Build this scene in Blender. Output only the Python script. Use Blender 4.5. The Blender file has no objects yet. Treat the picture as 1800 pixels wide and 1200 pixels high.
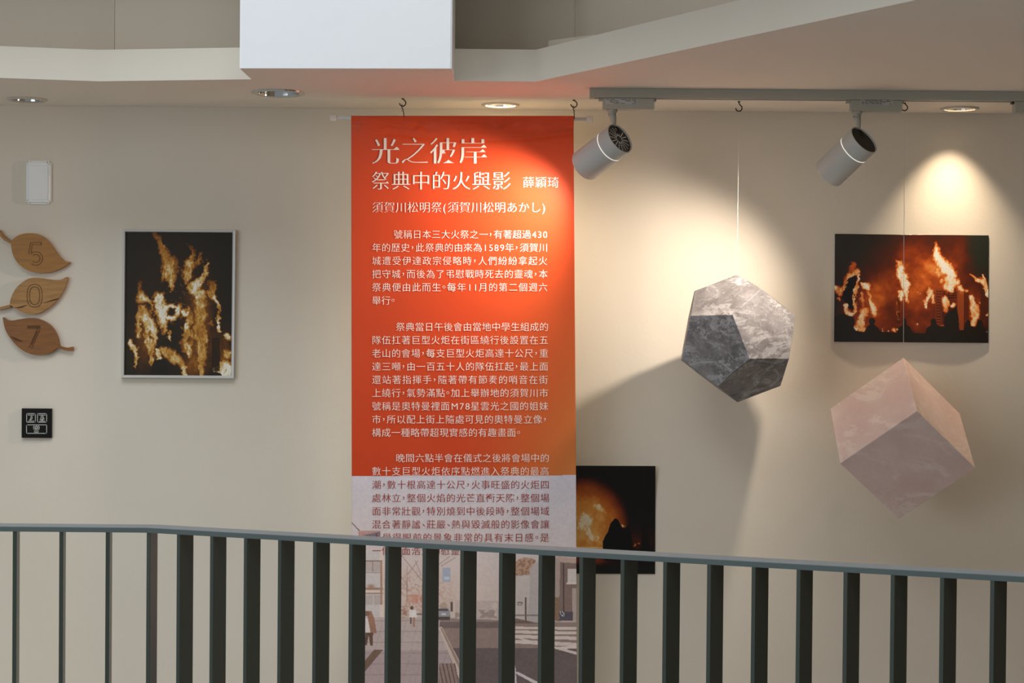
import bpy, bmesh, math, random
import numpy as np
from mathutils import Vector, Matrix

S = bpy.context.scene
COL = S.collection
random.seed(4)
R = math.radians

# ------------------------------------------------------------------ camera
FPX, DIST, EYE = 3000.0, 4.62, 1.58          # focal length (px at 1800 wide), distance to the wall, eye height
ROLL, PITCH = 0.0085, -40 / 3000.0
CAM = Vector((0, -DIST, EYE))
FW = Vector((0, math.cos(PITCH), math.sin(PITCH)))
_up = Vector((1, 0, 0)).cross(FW)
RT = Vector((1, 0, 0)) * math.cos(ROLL) + _up * math.sin(ROLL)
UP = _up * math.cos(ROLL) - Vector((1, 0, 0)) * math.sin(ROLL)
cd = bpy.data.cameras.new('camera')
cd.sensor_width = 36.0
cd.lens = FPX / 1800.0 * 36.0
cd.clip_start, cd.clip_end = 0.05, 60
cam = bpy.data.objects.new('camera', cd)
COL.objects.link(cam)
m = Matrix.Identity(4)
for i in range(3):
    m[i][0], m[i][1], m[i][2], m[i][3] = RT[i], UP[i], -FW[i], CAM[i]
cam.matrix_world = m
S.camera = cam

# ------------------------------------------------------------------ world, daylight, exposure
S.view_settings.view_transform = 'Standard'
S.view_settings.look = 'None'
S.view_settings.gamma = 1.0
S.view_settings.use_curve_mapping = False
S.view_settings.exposure = 0.0
w = bpy.data.worlds.new('world')
S.world = w
w.use_nodes = True
w.node_tree.nodes['Background'].inputs[0].default_value = (0.80, 0.86, 0.92, 1)
w.node_tree.nodes['Background'].inputs[1].default_value = 0.29

def area(name, loc, target, sx, sy, power, color):
    l = bpy.data.lights.new(name, 'AREA')
    l.shape = 'RECTANGLE'; l.size = sx; l.size_y = sy; l.energy = power; l.color = color
    o = bpy.data.objects.new(name, l); COL.objects.link(o)
    o.location = loc
    o.rotation_euler = (Vector(target) - Vector(loc)).to_track_quat('-Z', 'Y').to_euler()
    return o
# daylight of the atrium: a tall window to the left front and the skylight over the void
area('window_daylight', (-4.6, -6.6, 2.3), (0.0, 0, 1.3), 3.6, 2.6, 88, (0.93, 0.97, 1.0))
area('skylight', (-0.8, -3.9, 5.6), (-0.4, -0.4, 1.2), 3.6, 2.6, 135, (0.90, 0.96, 1.0))

def spot(name, loc, direction, power, angle, blend, color, radius=0.02):
    l = bpy.data.lights.new(name, 'SPOT')
    l.energy = power; l.spot_size = R(angle); l.spot_blend = blend; l.color = color; l.shadow_soft_size = radius
    o = bpy.data.objects.new(name, l); COL.objects.link(o)
    o.location = loc
    o.rotation_euler = Vector(direction).to_track_quat('-Z', 'Y').to_euler()
    return o

# ------------------------------------------------------------------ helpers: measured picture point -> point in the room
def ray(px, py):
    return FW + RT * ((px - 900) / FPX) - UP * ((py - 600) / FPX)
def W(px, py, off=0.0):                         # point standing 'off' metres out from the back wall
    v = ray(px, py)
    return CAM + v * ((DIST - off) / v.y)
def Z(px, py, z):                               # point at height z
    v = ray(px, py)
    return CAM + v * ((z - EYE) / v.z)
CEIL = W(900, 192.5).z                          # underside of the dropped ceiling

def s2l(c):
    c = np.asarray(c, float) / 255.0
    return np.where(c <= 0.04045, c / 12.92, ((c + 0.055) / 1.055) ** 2.4)
def col(r, g, b):
    return tuple(s2l((r, g, b))) + (1.0,)

# ------------------------------------------------------------------ materials
def mat(name, color, rough=0.6, metal=0.0, spec=0.5, bump=None, emit=None, sheen=0.0, coat=0.0):
    m = bpy.data.materials.new(name); m.use_nodes = True
    nt = m.node_tree; b = nt.nodes['Principled BSDF']
    b.inputs['Base Color'].default_value = color
    b.inputs['Roughness'].default_value = rough
    b.inputs['Metallic'].default_value = metal
    b.inputs['Specular IOR Level'].default_value = spec
    b.inputs['Sheen Weight'].default_value = sheen
    b.inputs['Coat Weight'].default_value = coat
    if emit:
        b.inputs['Emission Color'].default_value = emit[0]
        b.inputs['Emission Strength'].default_value = emit[1]
    if bump:
        scale, strength, dist = bump
        tc = nt.nodes.new('ShaderNodeTexCoord')
        n = nt.nodes.new('ShaderNodeTexNoise'); n.inputs['Scale'].default_value = scale
        n.inputs['Detail'].default_value = 5
        bp = nt.nodes.new('ShaderNodeBump'); bp.inputs['Strength'].default_value = strength; bp.inputs['Distance'].default_value = dist
        nt.links.new(tc.outputs['Object'], n.inputs['Vector'])
        nt.links.new(n.outputs['Fac'], bp.inputs['Height'])
        nt.links.new(bp.outputs['Normal'], b.inputs['Normal'])
    return m

def ramp(nt, fac, stops):
    r = nt.nodes.new('ShaderNodeValToRGB')
    el = r.color_ramp.elements
    while len(el) < len(stops): el.new(0.5)
    for e, (p, c) in zip(el, stops):
        e.position = p; e.color = c
    nt.links.new(fac, r.inputs['Fac'])
    return r

def paint_mat():
    m = mat('wall_paint', col(226, 217, 201), 0.75, bump=(90, 0.08, 0.004))
    nt = m.node_tree; b = nt.nodes['Principled BSDF']
    tc = nt.nodes.new('ShaderNodeTexCoord')
    n = nt.nodes.new('ShaderNodeTexNoise'); n.inputs['Scale'].default_value = 1.7; n.inputs['Detail'].default_value = 6
    nt.links.new(tc.outputs['Object'], n.inputs['Vector'])
    r = ramp(nt, n.outputs['Fac'], [(0.3, col(221, 211, 194)), (0.7, col(229, 220, 204))])
    nt.links.new(r.outputs['Color'], b.inputs['Base Color'])
    return m

def wood_mat(name, dark, light):
    m = mat(name, light, 0.5)
    nt = m.node_tree; b = nt.nodes['Principled BSDF']
    tc = nt.nodes.new('ShaderNodeTexCoord')
    mp = nt.nodes.new('ShaderNodeMapping'); mp.inputs['Scale'].default_value = (9, 40, 75); mp.inputs['Rotation'].default_value = (0, 0.22, 0)
    n = nt.nodes.new('ShaderNodeTexNoise'); n.inputs['Scale'].default_value = 1.6; n.inputs['Detail'].default_value = 6; n.inputs['Distortion'].default_value = 0.8
    nt.links.new(tc.outputs['Object'], mp.inputs['Vector']); nt.links.new(mp.outputs['Vector'], n.inputs['Vector'])
    r = ramp(nt, n.outputs['Fac'], [(0.32, dark), (0.62, light)])
    nt.links.new(r.outputs['Color'], b.inputs['Base Color'])
    return m

def marble_mat(name, base, mid, vein, scale, vein_w, wisp=0.5, crack=1.0, rough=0.55):
    m = mat(name, base, rough, spec=0.3)
    nt = m.node_tree; b = nt.nodes['Principled BSDF']; N = nt.nodes.new; L = nt.links.new
    tc = N('ShaderNodeTexCoord')
    def noise(sc, detail, rgh, dist=0.0, loc=(0, 0, 0), stretch=(1, 1, 1), rot=(0, 0, 0)):
        mp = N('ShaderNodeMapping'); mp.inputs['Location'].default_value = loc; mp.inputs['Scale'].default_value = stretch; mp.inputs['Rotation'].default_value = rot
        n = N('ShaderNodeTexNoise'); n.inputs['Scale'].default_value = sc; n.inputs['Detail'].default_value = detail; n.inputs['Roughness'].default_value = rgh; n.inputs['Distortion'].default_value = dist
        L(tc.outputs['Object'], mp.inputs['Vector']); L(mp.outputs['Vector'], n.inputs['Vector'])
        return n
    def mul(x, y):
        q = N('ShaderNodeMath'); q.operation = 'MULTIPLY'; L(x, q.inputs[0])
        if isinstance(y, float): q.inputs[1].default_value = y
        else: L(y, q.inputs[1])
        return q.outputs[0]
    def over(fac, below, colr):
        q = N('ShaderNodeMixRGB'); L(fac, q.inputs[0]); L(below, q.inputs[1]); q.inputs[2].default_value = colr
        return q.outputs[0]
    cloud = ramp(nt, noise(scale, 10, 0.72).outputs['Fac'], [(0.34, base), (0.66, mid)]).outputs[0]
    # soft torn wisps
    nw = noise(scale * 0.9, 9, 0.74, 1.1, (5, 2, 9), (1, 1, 2.2), (0.5, 0.6, 0.2))
    wsp = ramp(nt, nw.outputs['Fac'], [(0.52, (0, 0, 0, 1)), (0.60, (1, 1, 1, 1)), (0.70, (0.2, 0.2, 0.2, 1))]).outputs[0]
    c = over(mul(wsp, wisp), cloud, vein)
    # thin cracks at two sizes, each broken up by a mask
    for k, (sc, wd, loc) in enumerate(((0.75, vein_w, (3, 7, 1)), (2.1, vein_w * 1.5, (8, 1, 4)))):
        nv = noise(scale * 1.3 * sc, 7, 0.6, 0, loc)
        ad = N('ShaderNodeVectorMath'); ad.operation = 'MULTIPLY_ADD'
        L(nv.outputs['Color'], ad.inputs[0]); ad.inputs[1].default_value = (0.19 / sc,) * 3; L(tc.outputs['Object'], ad.inputs[2])
        v = N('ShaderNodeTexVoronoi'); v.feature = 'DISTANCE_TO_EDGE'; v.inputs['Scale'].default_value = scale * 0.8 * sc
        L(ad.outputs[0], v.inputs['Vector'])
        vm = ramp(nt, v.outputs['Distance'], [(0.0, (1, 1, 1, 1)), (wd, (0, 0, 0, 1))]).outputs[0]
        mk = ramp(nt, noise(scale * 0.8, 5, 0.6, 0, (loc[2], loc[0], loc[1])).outputs['Fac'], [(0.46, (0, 0, 0, 1)), (0.60, (1, 1, 1, 1))]).outputs[0]
        c = over(mul(mul(vm, mk), crack * (1.0, 0.8)[k]), c, vein)
    L(c, b.inputs['Base Color'])
    return m

def print_mat(name, rough, spec=0.5, coat=0.0, weave=False):
    m = mat(name, (1, 1, 1, 1), rough, spec=spec, coat=coat)
    nt = m.node_tree; b = nt.nodes['Principled BSDF']
    a = nt.nodes.new('ShaderNodeVertexColor'); a.layer_name = 'print'
    nt.links.new(a.outputs['Color'], b.inputs['Base Color'])
    if weave:
        tc = nt.nodes.new('ShaderNodeTexCoord')
        n = nt.nodes.new('ShaderNodeTexNoise'); n.inputs['Scale'].default_value = 420; n.inputs['Detail'].default_value = 2
        bp = nt.nodes.new('ShaderNodeBump'); bp.inputs['Strength'].default_value = 0.12; bp.inputs['Distance'].default_value = 0.001
        nt.links.new(tc.outputs['Object'], n.inputs['Vector']); nt.links.new(n.outputs['Fac'], bp.inputs['Height']); nt.links.new(bp.outputs['Normal'], b.inputs['Normal'])
    return m

M = {}
M['paint'] = paint_mat()
M['ceil'] = mat('ceiling_paint', col(238, 228, 215), 0.8, bump=(120, 0.06, 0.003))
M['white_paint'] = mat('white_gloss_paint', col(250, 251, 252), 0.45, bump=(28, 0.14, 0.006))
M['floor'] = mat('floor_vinyl', col(204, 194, 178), 0.5, bump=(60, 0.05, 0.002))
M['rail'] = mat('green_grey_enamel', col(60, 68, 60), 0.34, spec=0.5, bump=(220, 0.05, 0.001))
M['rail_top'] = mat('green_grey_enamel_skylit', col(88, 99, 98), 0.55, spec=0.3, sheen=1.0)  # paler base and bluish sheen stand in for skylight on the top rail
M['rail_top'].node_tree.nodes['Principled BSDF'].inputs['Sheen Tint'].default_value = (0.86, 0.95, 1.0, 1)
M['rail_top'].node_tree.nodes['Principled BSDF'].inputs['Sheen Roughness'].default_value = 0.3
M['fixture'] = mat('grey_white_enamel', col(172, 170, 157), 0.45)
M['lamp_enamel'] = mat('pale_grey_enamel', col(188, 190, 186), 0.4)
M['black'] = mat('matt_black', col(44, 40, 30), 0.6)
M['slot'] = mat('deep_black', col(14, 13, 11), 0.7)
M['chrome'] = mat('polished_reflector', col(214, 214, 210), 0.12, metal=1.0)
M['trim'] = mat('downlight_trim', col(205, 198, 186), 0.4)
M['steel'] = mat('bright_steel', col(200, 200, 200), 0.18, metal=1.0)
M['leak'] = mat('light_leak', col(255, 250, 240), 0.4, emit=(col(255, 248, 235), 0.7))
M['lamp'] = mat('lit_lamp', col(255, 240, 215), 0.4, emit=(col(255, 226, 180), 9.0))
M['lens_off'] = mat('unlit_lens', col(196, 204, 206), 0.25)
M['bronze'] = mat('bronze_hook', col(74, 58, 36), 0.42, metal=0.6)
M['plastic'] = mat('white_plastic', col(228, 228, 224), 0.28)
M['clear'] = mat('pale_plastic', col(226, 218, 208), 0.25)
M['blackglass'] = mat('black_glass', col(16, 14, 11), 0.3, spec=0.12)
M['ink'] = mat('printed_grey', col(196, 196, 188), 0.5)
M['label'] = mat('rating_label', col(190, 188, 180), 0.5)
M['labelink'] = mat('label_ink', col(84, 82, 76), 0.6)
M['thread'] = mat('nylon_thread', col(226, 216, 200), 0.3)
M['frame'] = mat('silver_white_frame', col(208, 206, 202), 0.3, spec=0.5)
M['wood1'] = wood_mat('maple_amber', col(150, 102, 34), col(166, 114, 42))
M['wood2'] = wood_mat('maple_pale', col(152, 108, 52), col(176, 130, 70))
M['wood3'] = wood_mat('maple_brown', col(122, 74, 16), col(138, 86, 24))
M['groove'] = mat('engraved_groove', col(122, 80, 26), 0.7)
M['groove_dark'] = mat('dark_engraving', col(92, 55, 14), 0.7)
M['burn'] = mat('wood_streak', col(84, 50, 14), 0.7)
M['textwhite'] = mat('white_print', col(244, 232, 222), 0.6, spec=0.2)
M['textred'] = mat('dark_red_print', col(158, 56, 44), 0.6, spec=0.2)
M['batten'] = mat('beige_batten', col(226, 218, 200), 0.6)
M['grey_marble'] = marble_mat('grey_marble', col(98, 94, 94), col(150, 146, 147), col(196, 194, 194), 13.0, 0.04, 0.55, 0.9)
M['pink_onyx'] = marble_mat('pink_onyx', col(210, 180, 174), col(224, 202, 194), col(236, 222, 214), 5.0, 0.008, 0.55, 0.35)

# ------------------------------------------------------------------ object helpers
def link_mesh(name, me, material=None, parent=None):
    o = bpy.data.objects.new(name, me)
    COL.objects.link(o)
    if material is not None: me.materials.append(material)
    if parent is not None:
        o.parent = parent
        o.matrix_parent_inverse = parent.matrix_world.inverted()
    return o
def obj(name, bm, material=None, parent=None, smooth=False):
    bmesh.ops.recalc_face_normals(bm, faces=bm.faces[:])
    me = bpy.data.meshes.new(name); bm.to_mesh(me); bm.free()
    if smooth:
        for p in me.polygons: p.use_smooth = True
    return link_mesh(name, me, material, parent)
def smooth_by_angle(o, deg=35):
    me = o.data
    for p in me.polygons: p.use_smooth = True
    bm = bmesh.new(); bm.from_mesh(me)
    for e in bm.edges:
        if len(e.link_faces) == 2 and e.calc_face_angle(0) > R(deg): e.smooth = False
    bm.to_mesh(me); bm.free()
    return o
def tag(o, label, cat, group=None):
    o['label'] = label; o['category'] = cat
    if group: o['group'] = group
    return o
def struct(o):
    o['kind'] = 'structure'; return o
def thing(name, label, cat, loc, group=None):
    o = bpy.data.objects.new(name, None); COL.objects.link(o)
    o.empty_display_size = 0.05
    o.location = loc
    bpy.context.view_layer.update()
    return tag(o, label, cat, group)

def bm_box(bm, lo, hi):
    lo, hi = Vector(lo), Vector(hi)
    r = bmesh.ops.create_cube(bm, size=1.0, matrix=Matrix.Translation((lo + hi) / 2) @ Matrix.Diagonal((*(hi - lo), 1)))
    return r['verts']
def box(name, lo, hi, material, parent=None, bevel=0.0):
    bm = bmesh.new(); bm_box(bm, lo, hi)
    if bevel: bmesh.ops.bevel(bm, geom=bm.edges[:], offset=bevel, segments=3, affect='EDGES', profile=0.6)
    return obj(name, bm, material, parent)
def basis(d):
    d = Vector(d).normalized()
    a = d.cross(Vector((0, 0, 1)))
    if a.length < 1e-4: a = Vector((1, 0, 0))
    a.normalize()
    return a, d.cross(a), d
def bm_tube(bm, pts, r, n=10, cap=True):
    pts = [Vector(p) for p in pts]; rings = []
    a0 = None
    for i, p in enumerate(pts):
        d = (pts[min(i + 1, len(pts) - 1)] - pts[max(i - 1, 0)]).normalized()
        if a0 is None: a0 = basis(d)[0]
        a = (a0 - d * a0.dot(d)).normalized(); a0 = a
        b = d.cross(a)
        rr = r[i] if isinstance(r, (list, tuple)) else r
        rings.append([bm.verts.new(p + (a * math.cos(t) + b * math.sin(t)) * rr) for t in [2 * math.pi * k / n for k in range(n)]])
    for q, s in zip(rings, rings[1:]):
        for k in range(n): bm.faces.new((q[k], q[(k + 1) % n], s[(k + 1) % n], s[k]))
    if cap:
        bm.faces.new(rings[0][::-1]); bm.faces.new(rings[-1])
def bm_lathe(bm, origin, axis, prof, n=48, close=False):
    a, b, d = basis(axis); origin = Vector(origin); rings = []
    for (t, r) in prof:
        if r < 1e-6: rings.append([bm.verts.new(origin + d * t)])
        else: rings.append([bm.verts.new(origin + d * t + (a * math.cos(q) + b * math.sin(q)) * r) for q in [2 * math.pi * k / n for k in range(n)]])
    for p, s in zip(rings, rings[1:]):
        for k in range(n):
            k2 = (k + 1) % n
            if len(p) == 1 and len(s) == 1: continue
            if len(p) == 1: bm.faces.new((p[0], s[k2], s[k]))
            elif len(s) == 1: bm.faces.new((p[k], p[k2], s[0]))
            else: bm.faces.new((p[k], p[k2], s[k2], s[k]))
def lathe(name, origin, axis, prof, material, parent=None, n=48):
    bm = bmesh.new(); bm_lathe(bm, origin, axis, prof, n)
    return smooth_by_angle(obj(name, bm, material, parent))
def bm_prism(bm, loop, ext):                    # closed polygon pushed along a vector
    ext = Vector(ext)
    a = [bm.verts.new(Vector(p)) for p in loop]; b = [bm.verts.new(Vector(p) + ext) for p in loop]
    bm.faces.new(a); bm.faces.new(b[::-1])
    for k in range(len(a)):
        k2 = (k + 1) % len(a); bm.faces.new((a[k], a[k2], b[k2], b[k]))
def smooth_loop(pts, n=8):                      # closed or open Catmull-Rom through picture points
    out = []
    for i in range(len(pts) - 1):
        p0 = np.array(pts[max(i - 1, 0)], float); p1 = np.array(pts[i], float); p2 = np.array(pts[i + 1], float); p3 = np.array(pts[min(i + 2, len(pts) - 1)], float)
        for k in range(n):
            t = k / n
            out.append(tuple(0.5 * ((2 * p1) + (p2 - p0) * t + (2 * p0 - 5 * p1 + 4 * p2 - p3) * t * t + (3 * p1 - p0 - 3 * p2 + p3) * t ** 3)))
    out.append(tuple(pts[-1]))
    return out

# ------------------------------------------------------------------ setting: wall, floor, dropped ceiling, upper storey
XL, XR = -2.6, 2.6
struct(box('wall_back', (XL, 0, 0), (XR, 0.12, CEIL + 0.075), M['paint']))
ROFF = DIST - 3.40                               # the straight part of the railing stands this far out
pc = W(258.5, 936.0, ROFF)                       # its bend
zb = pc.z
pe = Z(1800, 1023.5, zb)
_d = (pe - pc) * ((XR - pc.x) / (pe.x - pc.x))
bm = bmesh.new()
bm_prism(bm, [(XL, -ROFF - 0.12, -0.15), (pc.x - 0.03, -ROFF - 0.12, -0.15), (XR, pc.y + _d.y - 0.14, -0.15), (XR, 0, -0.15), (XL, 0, -0.15)], (0, 0, 0.15))
struct(obj('floor', bm, M['floor']))
M['timber'] = wood_mat('shade_wall_timber', col(138, 116, 92), col(158, 136, 110))
struct(box('added_shade_wall_right', (XR + 0.02, -6.4, 0), (XR + 0.14, 0.12, CEIL + 0.6), M['timber']))  # added out of view to block ambient light from the right

def plan(px, py):
    p = Z(px, py, CEIL); return Vector((p.x, p.y))
F1, F2, F3, F4, F6 = plan(173, 143), plan(436, 139.5), plan(795, 142), plan(942, 143.5), plan(1465, 31.5)
Fm = plan(0, 137)
F0 = F1 + (Fm - F1) * 4.0
F0 = F1 + (F0 - F1) * ((XL - F1.x) / (F0.x - F1.x))
F7 = F4 + (F6 - F4) * 2.4
FAS_H = W(942, 87, -F4.y).z - CEIL
lamps = [('large', 489, 162.5, 93, False), ('left', 47.5, 174.5, 70, False), ('banner', 880, 183.8, 67, True), ('corner', 1687, 190.6, 67, True)]
lamp_pos = []
for nm, px, py, wpx, lit in lamps:
    p = Z(px, py, CEIL); lamp_pos.append((p, wpx / 2 * (p.y + DIST) / FPX))

cu = bpy.data.curves.new('ceiling', 'CURVE'); cu.dimensions = '2D'; cu.fill_mode = 'BOTH'
def poly_spline(cu, pts):
    s = cu.splines.new('POLY'); s.points.add(len(pts) - 1)
    for p, q in zip(s.points, pts): p.co = (q[0], q[1], 0, 1)
    s.use_cyclic_u = True
poly_spline(cu, [(XL, -0.0005), F0, F1, F2, F3, F4, F7, (XR, F7.y), (XR, -0.0005)])
for p, r in lamp_pos:
    poly_spline(cu, [(p.x + r * 0.8 * math.cos(t), p.y + r * 0.8 * math.sin(t)) for t in [2 * math.pi * k / 48 for k in range(48)]])
cu.extrude = (FAS_H - 0.0005) / 2
tmp = bpy.data.objects.new('tmp', cu); COL.objects.link(tmp)
me = bpy.data.meshes.new_from_object(tmp.evaluated_get(bpy.context.evaluated_depsgraph_get()))
bpy.data.objects.remove(tmp); bpy.data.curves.remove(cu)
me.name = 'ceiling'; me.materials.clear()
for v in me.vertices: v.co.z += CEIL + FAS_H / 2
ceil_ = struct(link_mesh('ceiling', me, M['ceil']))
ceil_.data.materials.append(M['paint'])
for p in ceil_.data.polygons:
    p.material_index = 1 if abs(p.normal.z) < 0.5 else 0

# white boxed pier standing forward of the ceiling edge
b0, b1 = Z(421, 120, CEIL - 0.001), Z(794, 120.5, CEIL - 0.001)
bm = bmesh.new()
bm_prism(bm, [(b0.x, b0.y, CEIL - 0.001), (b1.x, b1.y, CEIL - 0.001), (b1.x, F3.y + 0.004, CEIL - 0.001), (b0.x, F2.y + 0.004, CEIL - 0.001)], (0, 0, 1.2))
bmesh.ops.bevel(bm, geom=[e for e in bm.edges if abs(e.verts[0].co.z - e.verts[1].co.z) > 0.5], offset=0.003, segments=2, affect='EDGES')
pier = struct(obj('trim_1', bm, M['white_paint']))
pier.data.materials.append(M['ceil'])
for p in pier.data.polygons:
    if p.normal.z < -0.9: p.material_index = 1

# upper storey walls behind the ledge, joints at the same bends, and an added slab to shade the recess
back = 0.13
U = [(XL, F0.y + back), (F1.x + 0.008, F1.y + back), (F3.x, F3.y + back), None]
uj = W(1010, 60, -(F4.y + back))
dirr = (F7 - F4).normalized()
U[3] = (uj.x, F4.y + back)
Uend = (uj.x + dirr.x * 2.4, F4.y + back + dirr.y * 2.4)
for i, (p, q) in enumerate([(U[0], U[1]), (U[1], U[3]), (U[3], Uend)]):
    p, q = Vector(p), Vector(q); d = (q - p).normalized(); n = Vector((-d.y, d.x)) * 0.08
    g = 0.0008 if i else 0
    bm = bmesh.new()
    z0 = CEIL + FAS_H
    bm_prism(bm, [(p.x + d.x * g, p.y + d.y * g, z0), (q.x, q.y, z0), (q.x + n.x, q.y + n.y, z0), (p.x + d.x * g + n.x, p.y + d.y * g + n.y, z0)], (0, 0, 0.19))
    struct(obj('wall_upper_' + ('left', 'middle', 'right')[i], bm, M['paint']))
off_ = Vector((0, -0.17))
bm = bmesh.new()
lp = [(XL, 0.1), F0 + off_, F1 + off_, F3 + off_, F4 + off_ * 1.15 + Vector((-0.12, -0.04)), F7 + off_ + Vector((-0.16, -0.10)), (XR, F7.y - 0.27), (XR, 0.1)]
bm_prism(bm, [(p[0], p[1], CEIL + FAS_H + 0.19) for p in lp], (0, 0, 0.12))
struct(obj('added_shade_slab', bm, M['ceil']))  # unseen slab, its overhang shaped to keep daylight off recess and fascia

# batten on the ledge
zl = CEIL + FAS_H + 0.001
p0 = W(963, 71.0, -(F4.y + 0.035)); p1 = Z(1047, 60.0, p0.z)
d3 = (p1 - p0).normalized(); n3 = Vector((-d3.y, d3.x, 0)) * 0.022
bm = bmesh.new()
bm_prism(bm, [(q.x, q.y, zl) for q in (p0, p1, p1 + n3, p0 + n3)], (0, 0, p0.z - zl))
bmesh.ops.bevel(bm, geom=bm.edges[:], offset=0.002, segments=2, affect='EDGES')
tag(obj('ledge_batten', bm, M['batten']), 'beige batten lying on the ceiling ledge right of the white pier', 'batten')

# ------------------------------------------------------------------ downlights
dl_label = {'large': 'large unlit chrome downlight left of the banner under the white pier', 'left': 'small unlit downlight at the far left end of the ceiling',
            'banner': 'lit warm downlight above the orange banner', 'corner': 'lit downlight above the torch photograph right of the track spotlights'}
for (nm, px, py, wpx, lit), (p, r) in zip(lamps, lamp_pos):
    t = thing('downlight', dl_label[nm], 'ceiling light', (p.x, p.y, CEIL), 'recessed ceiling downlights')
    lathe('trim_ring', (p.x, p.y, CEIL), (0, 0, -1), [(0.0002, r * 0.80), (0.0002, r), (0.003, r * 0.985), (0.005, r * 0.9), (0.0035, r * 0.79), (0.0002, r * 0.78)], M['trim'] if lit else M['chrome'] if nm == 'large' else M['trim'], t)
    lathe('reflector', (p.x, p.y, CEIL), (0, 0, 1), [(0.0, r * 0.785), (0.02, r * 0.74), (0.05, r * 0.60), (0.062, r * 0.45), (0.0625, 0), (0.064, 0), (0.064, r * 0.62), (0.052, r * 0.66), (0.02, r * 0.76), (0.0, r * 0.795)], M['chrome'], t)
    lathe('lens', (p.x, p.y, CEIL), (0, 0, 1), [(0.050, 0), (0.050, r * 0.5), (0.058, r * 0.5), (0.058, 0)], M['lamp'] if lit else M['lens_off'], t)
    if nm == 'corner':
        l = spot('downlight_beam', (p.x, p.y, CEIL + 0.044), (0, 0, -1), 23, 76, 1.0, (1, 0.80, 0.58), 0.012)
        l.parent = t; l.matrix_parent_inverse = t.matrix_world.inverted()
    if nm == 'banner':
        l = spot('downlight_beam', (p.x, p.y, CEIL + 0.044), (0, -0.05, -1), 9, 110, 0.8, (1, 0.78, 0.55), 0.02)
        l.parent = t; l.matrix_parent_inverse = t.matrix_world.inverted()

# ------------------------------------------------------------------ lighting track and spotlights
tz = CEIL - 0.0002
T0 = Z(1037, 154.5, CEIL)
toff = -T0.y
TH = tz - W(1037, 171.0, toff).z
TRW = 0.034
tk = thing('lighting_track', 'long grey lighting track fixed under the ceiling at the right', 'lighting track', (T0.x, T0.y + TRW / 2, CEIL))
bm = bmesh.new()
x1 = XR - 0.3
prof = [(0, 0), (0, -TH), (0.010, -TH), (0.010, -TH + 0.006), (0.024, -TH + 0.006), (0.024, -TH), (TRW, -TH), (TRW, 0)]
bm_prism(bm, [(T0.x + 0.012, T0.y + a, tz + b) for a, b in prof], (x1 - T0.x, 0, 0))
obj('rail_profile', bm, M['fixture'], tk)
box('end_cap', (T0.x, T0.y - 0.0008, tz - TH - 0.0008), (T0.x + 0.012, T0.y + TRW + 0.0008, tz), M['fixture'], tk, 0.0008)

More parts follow.
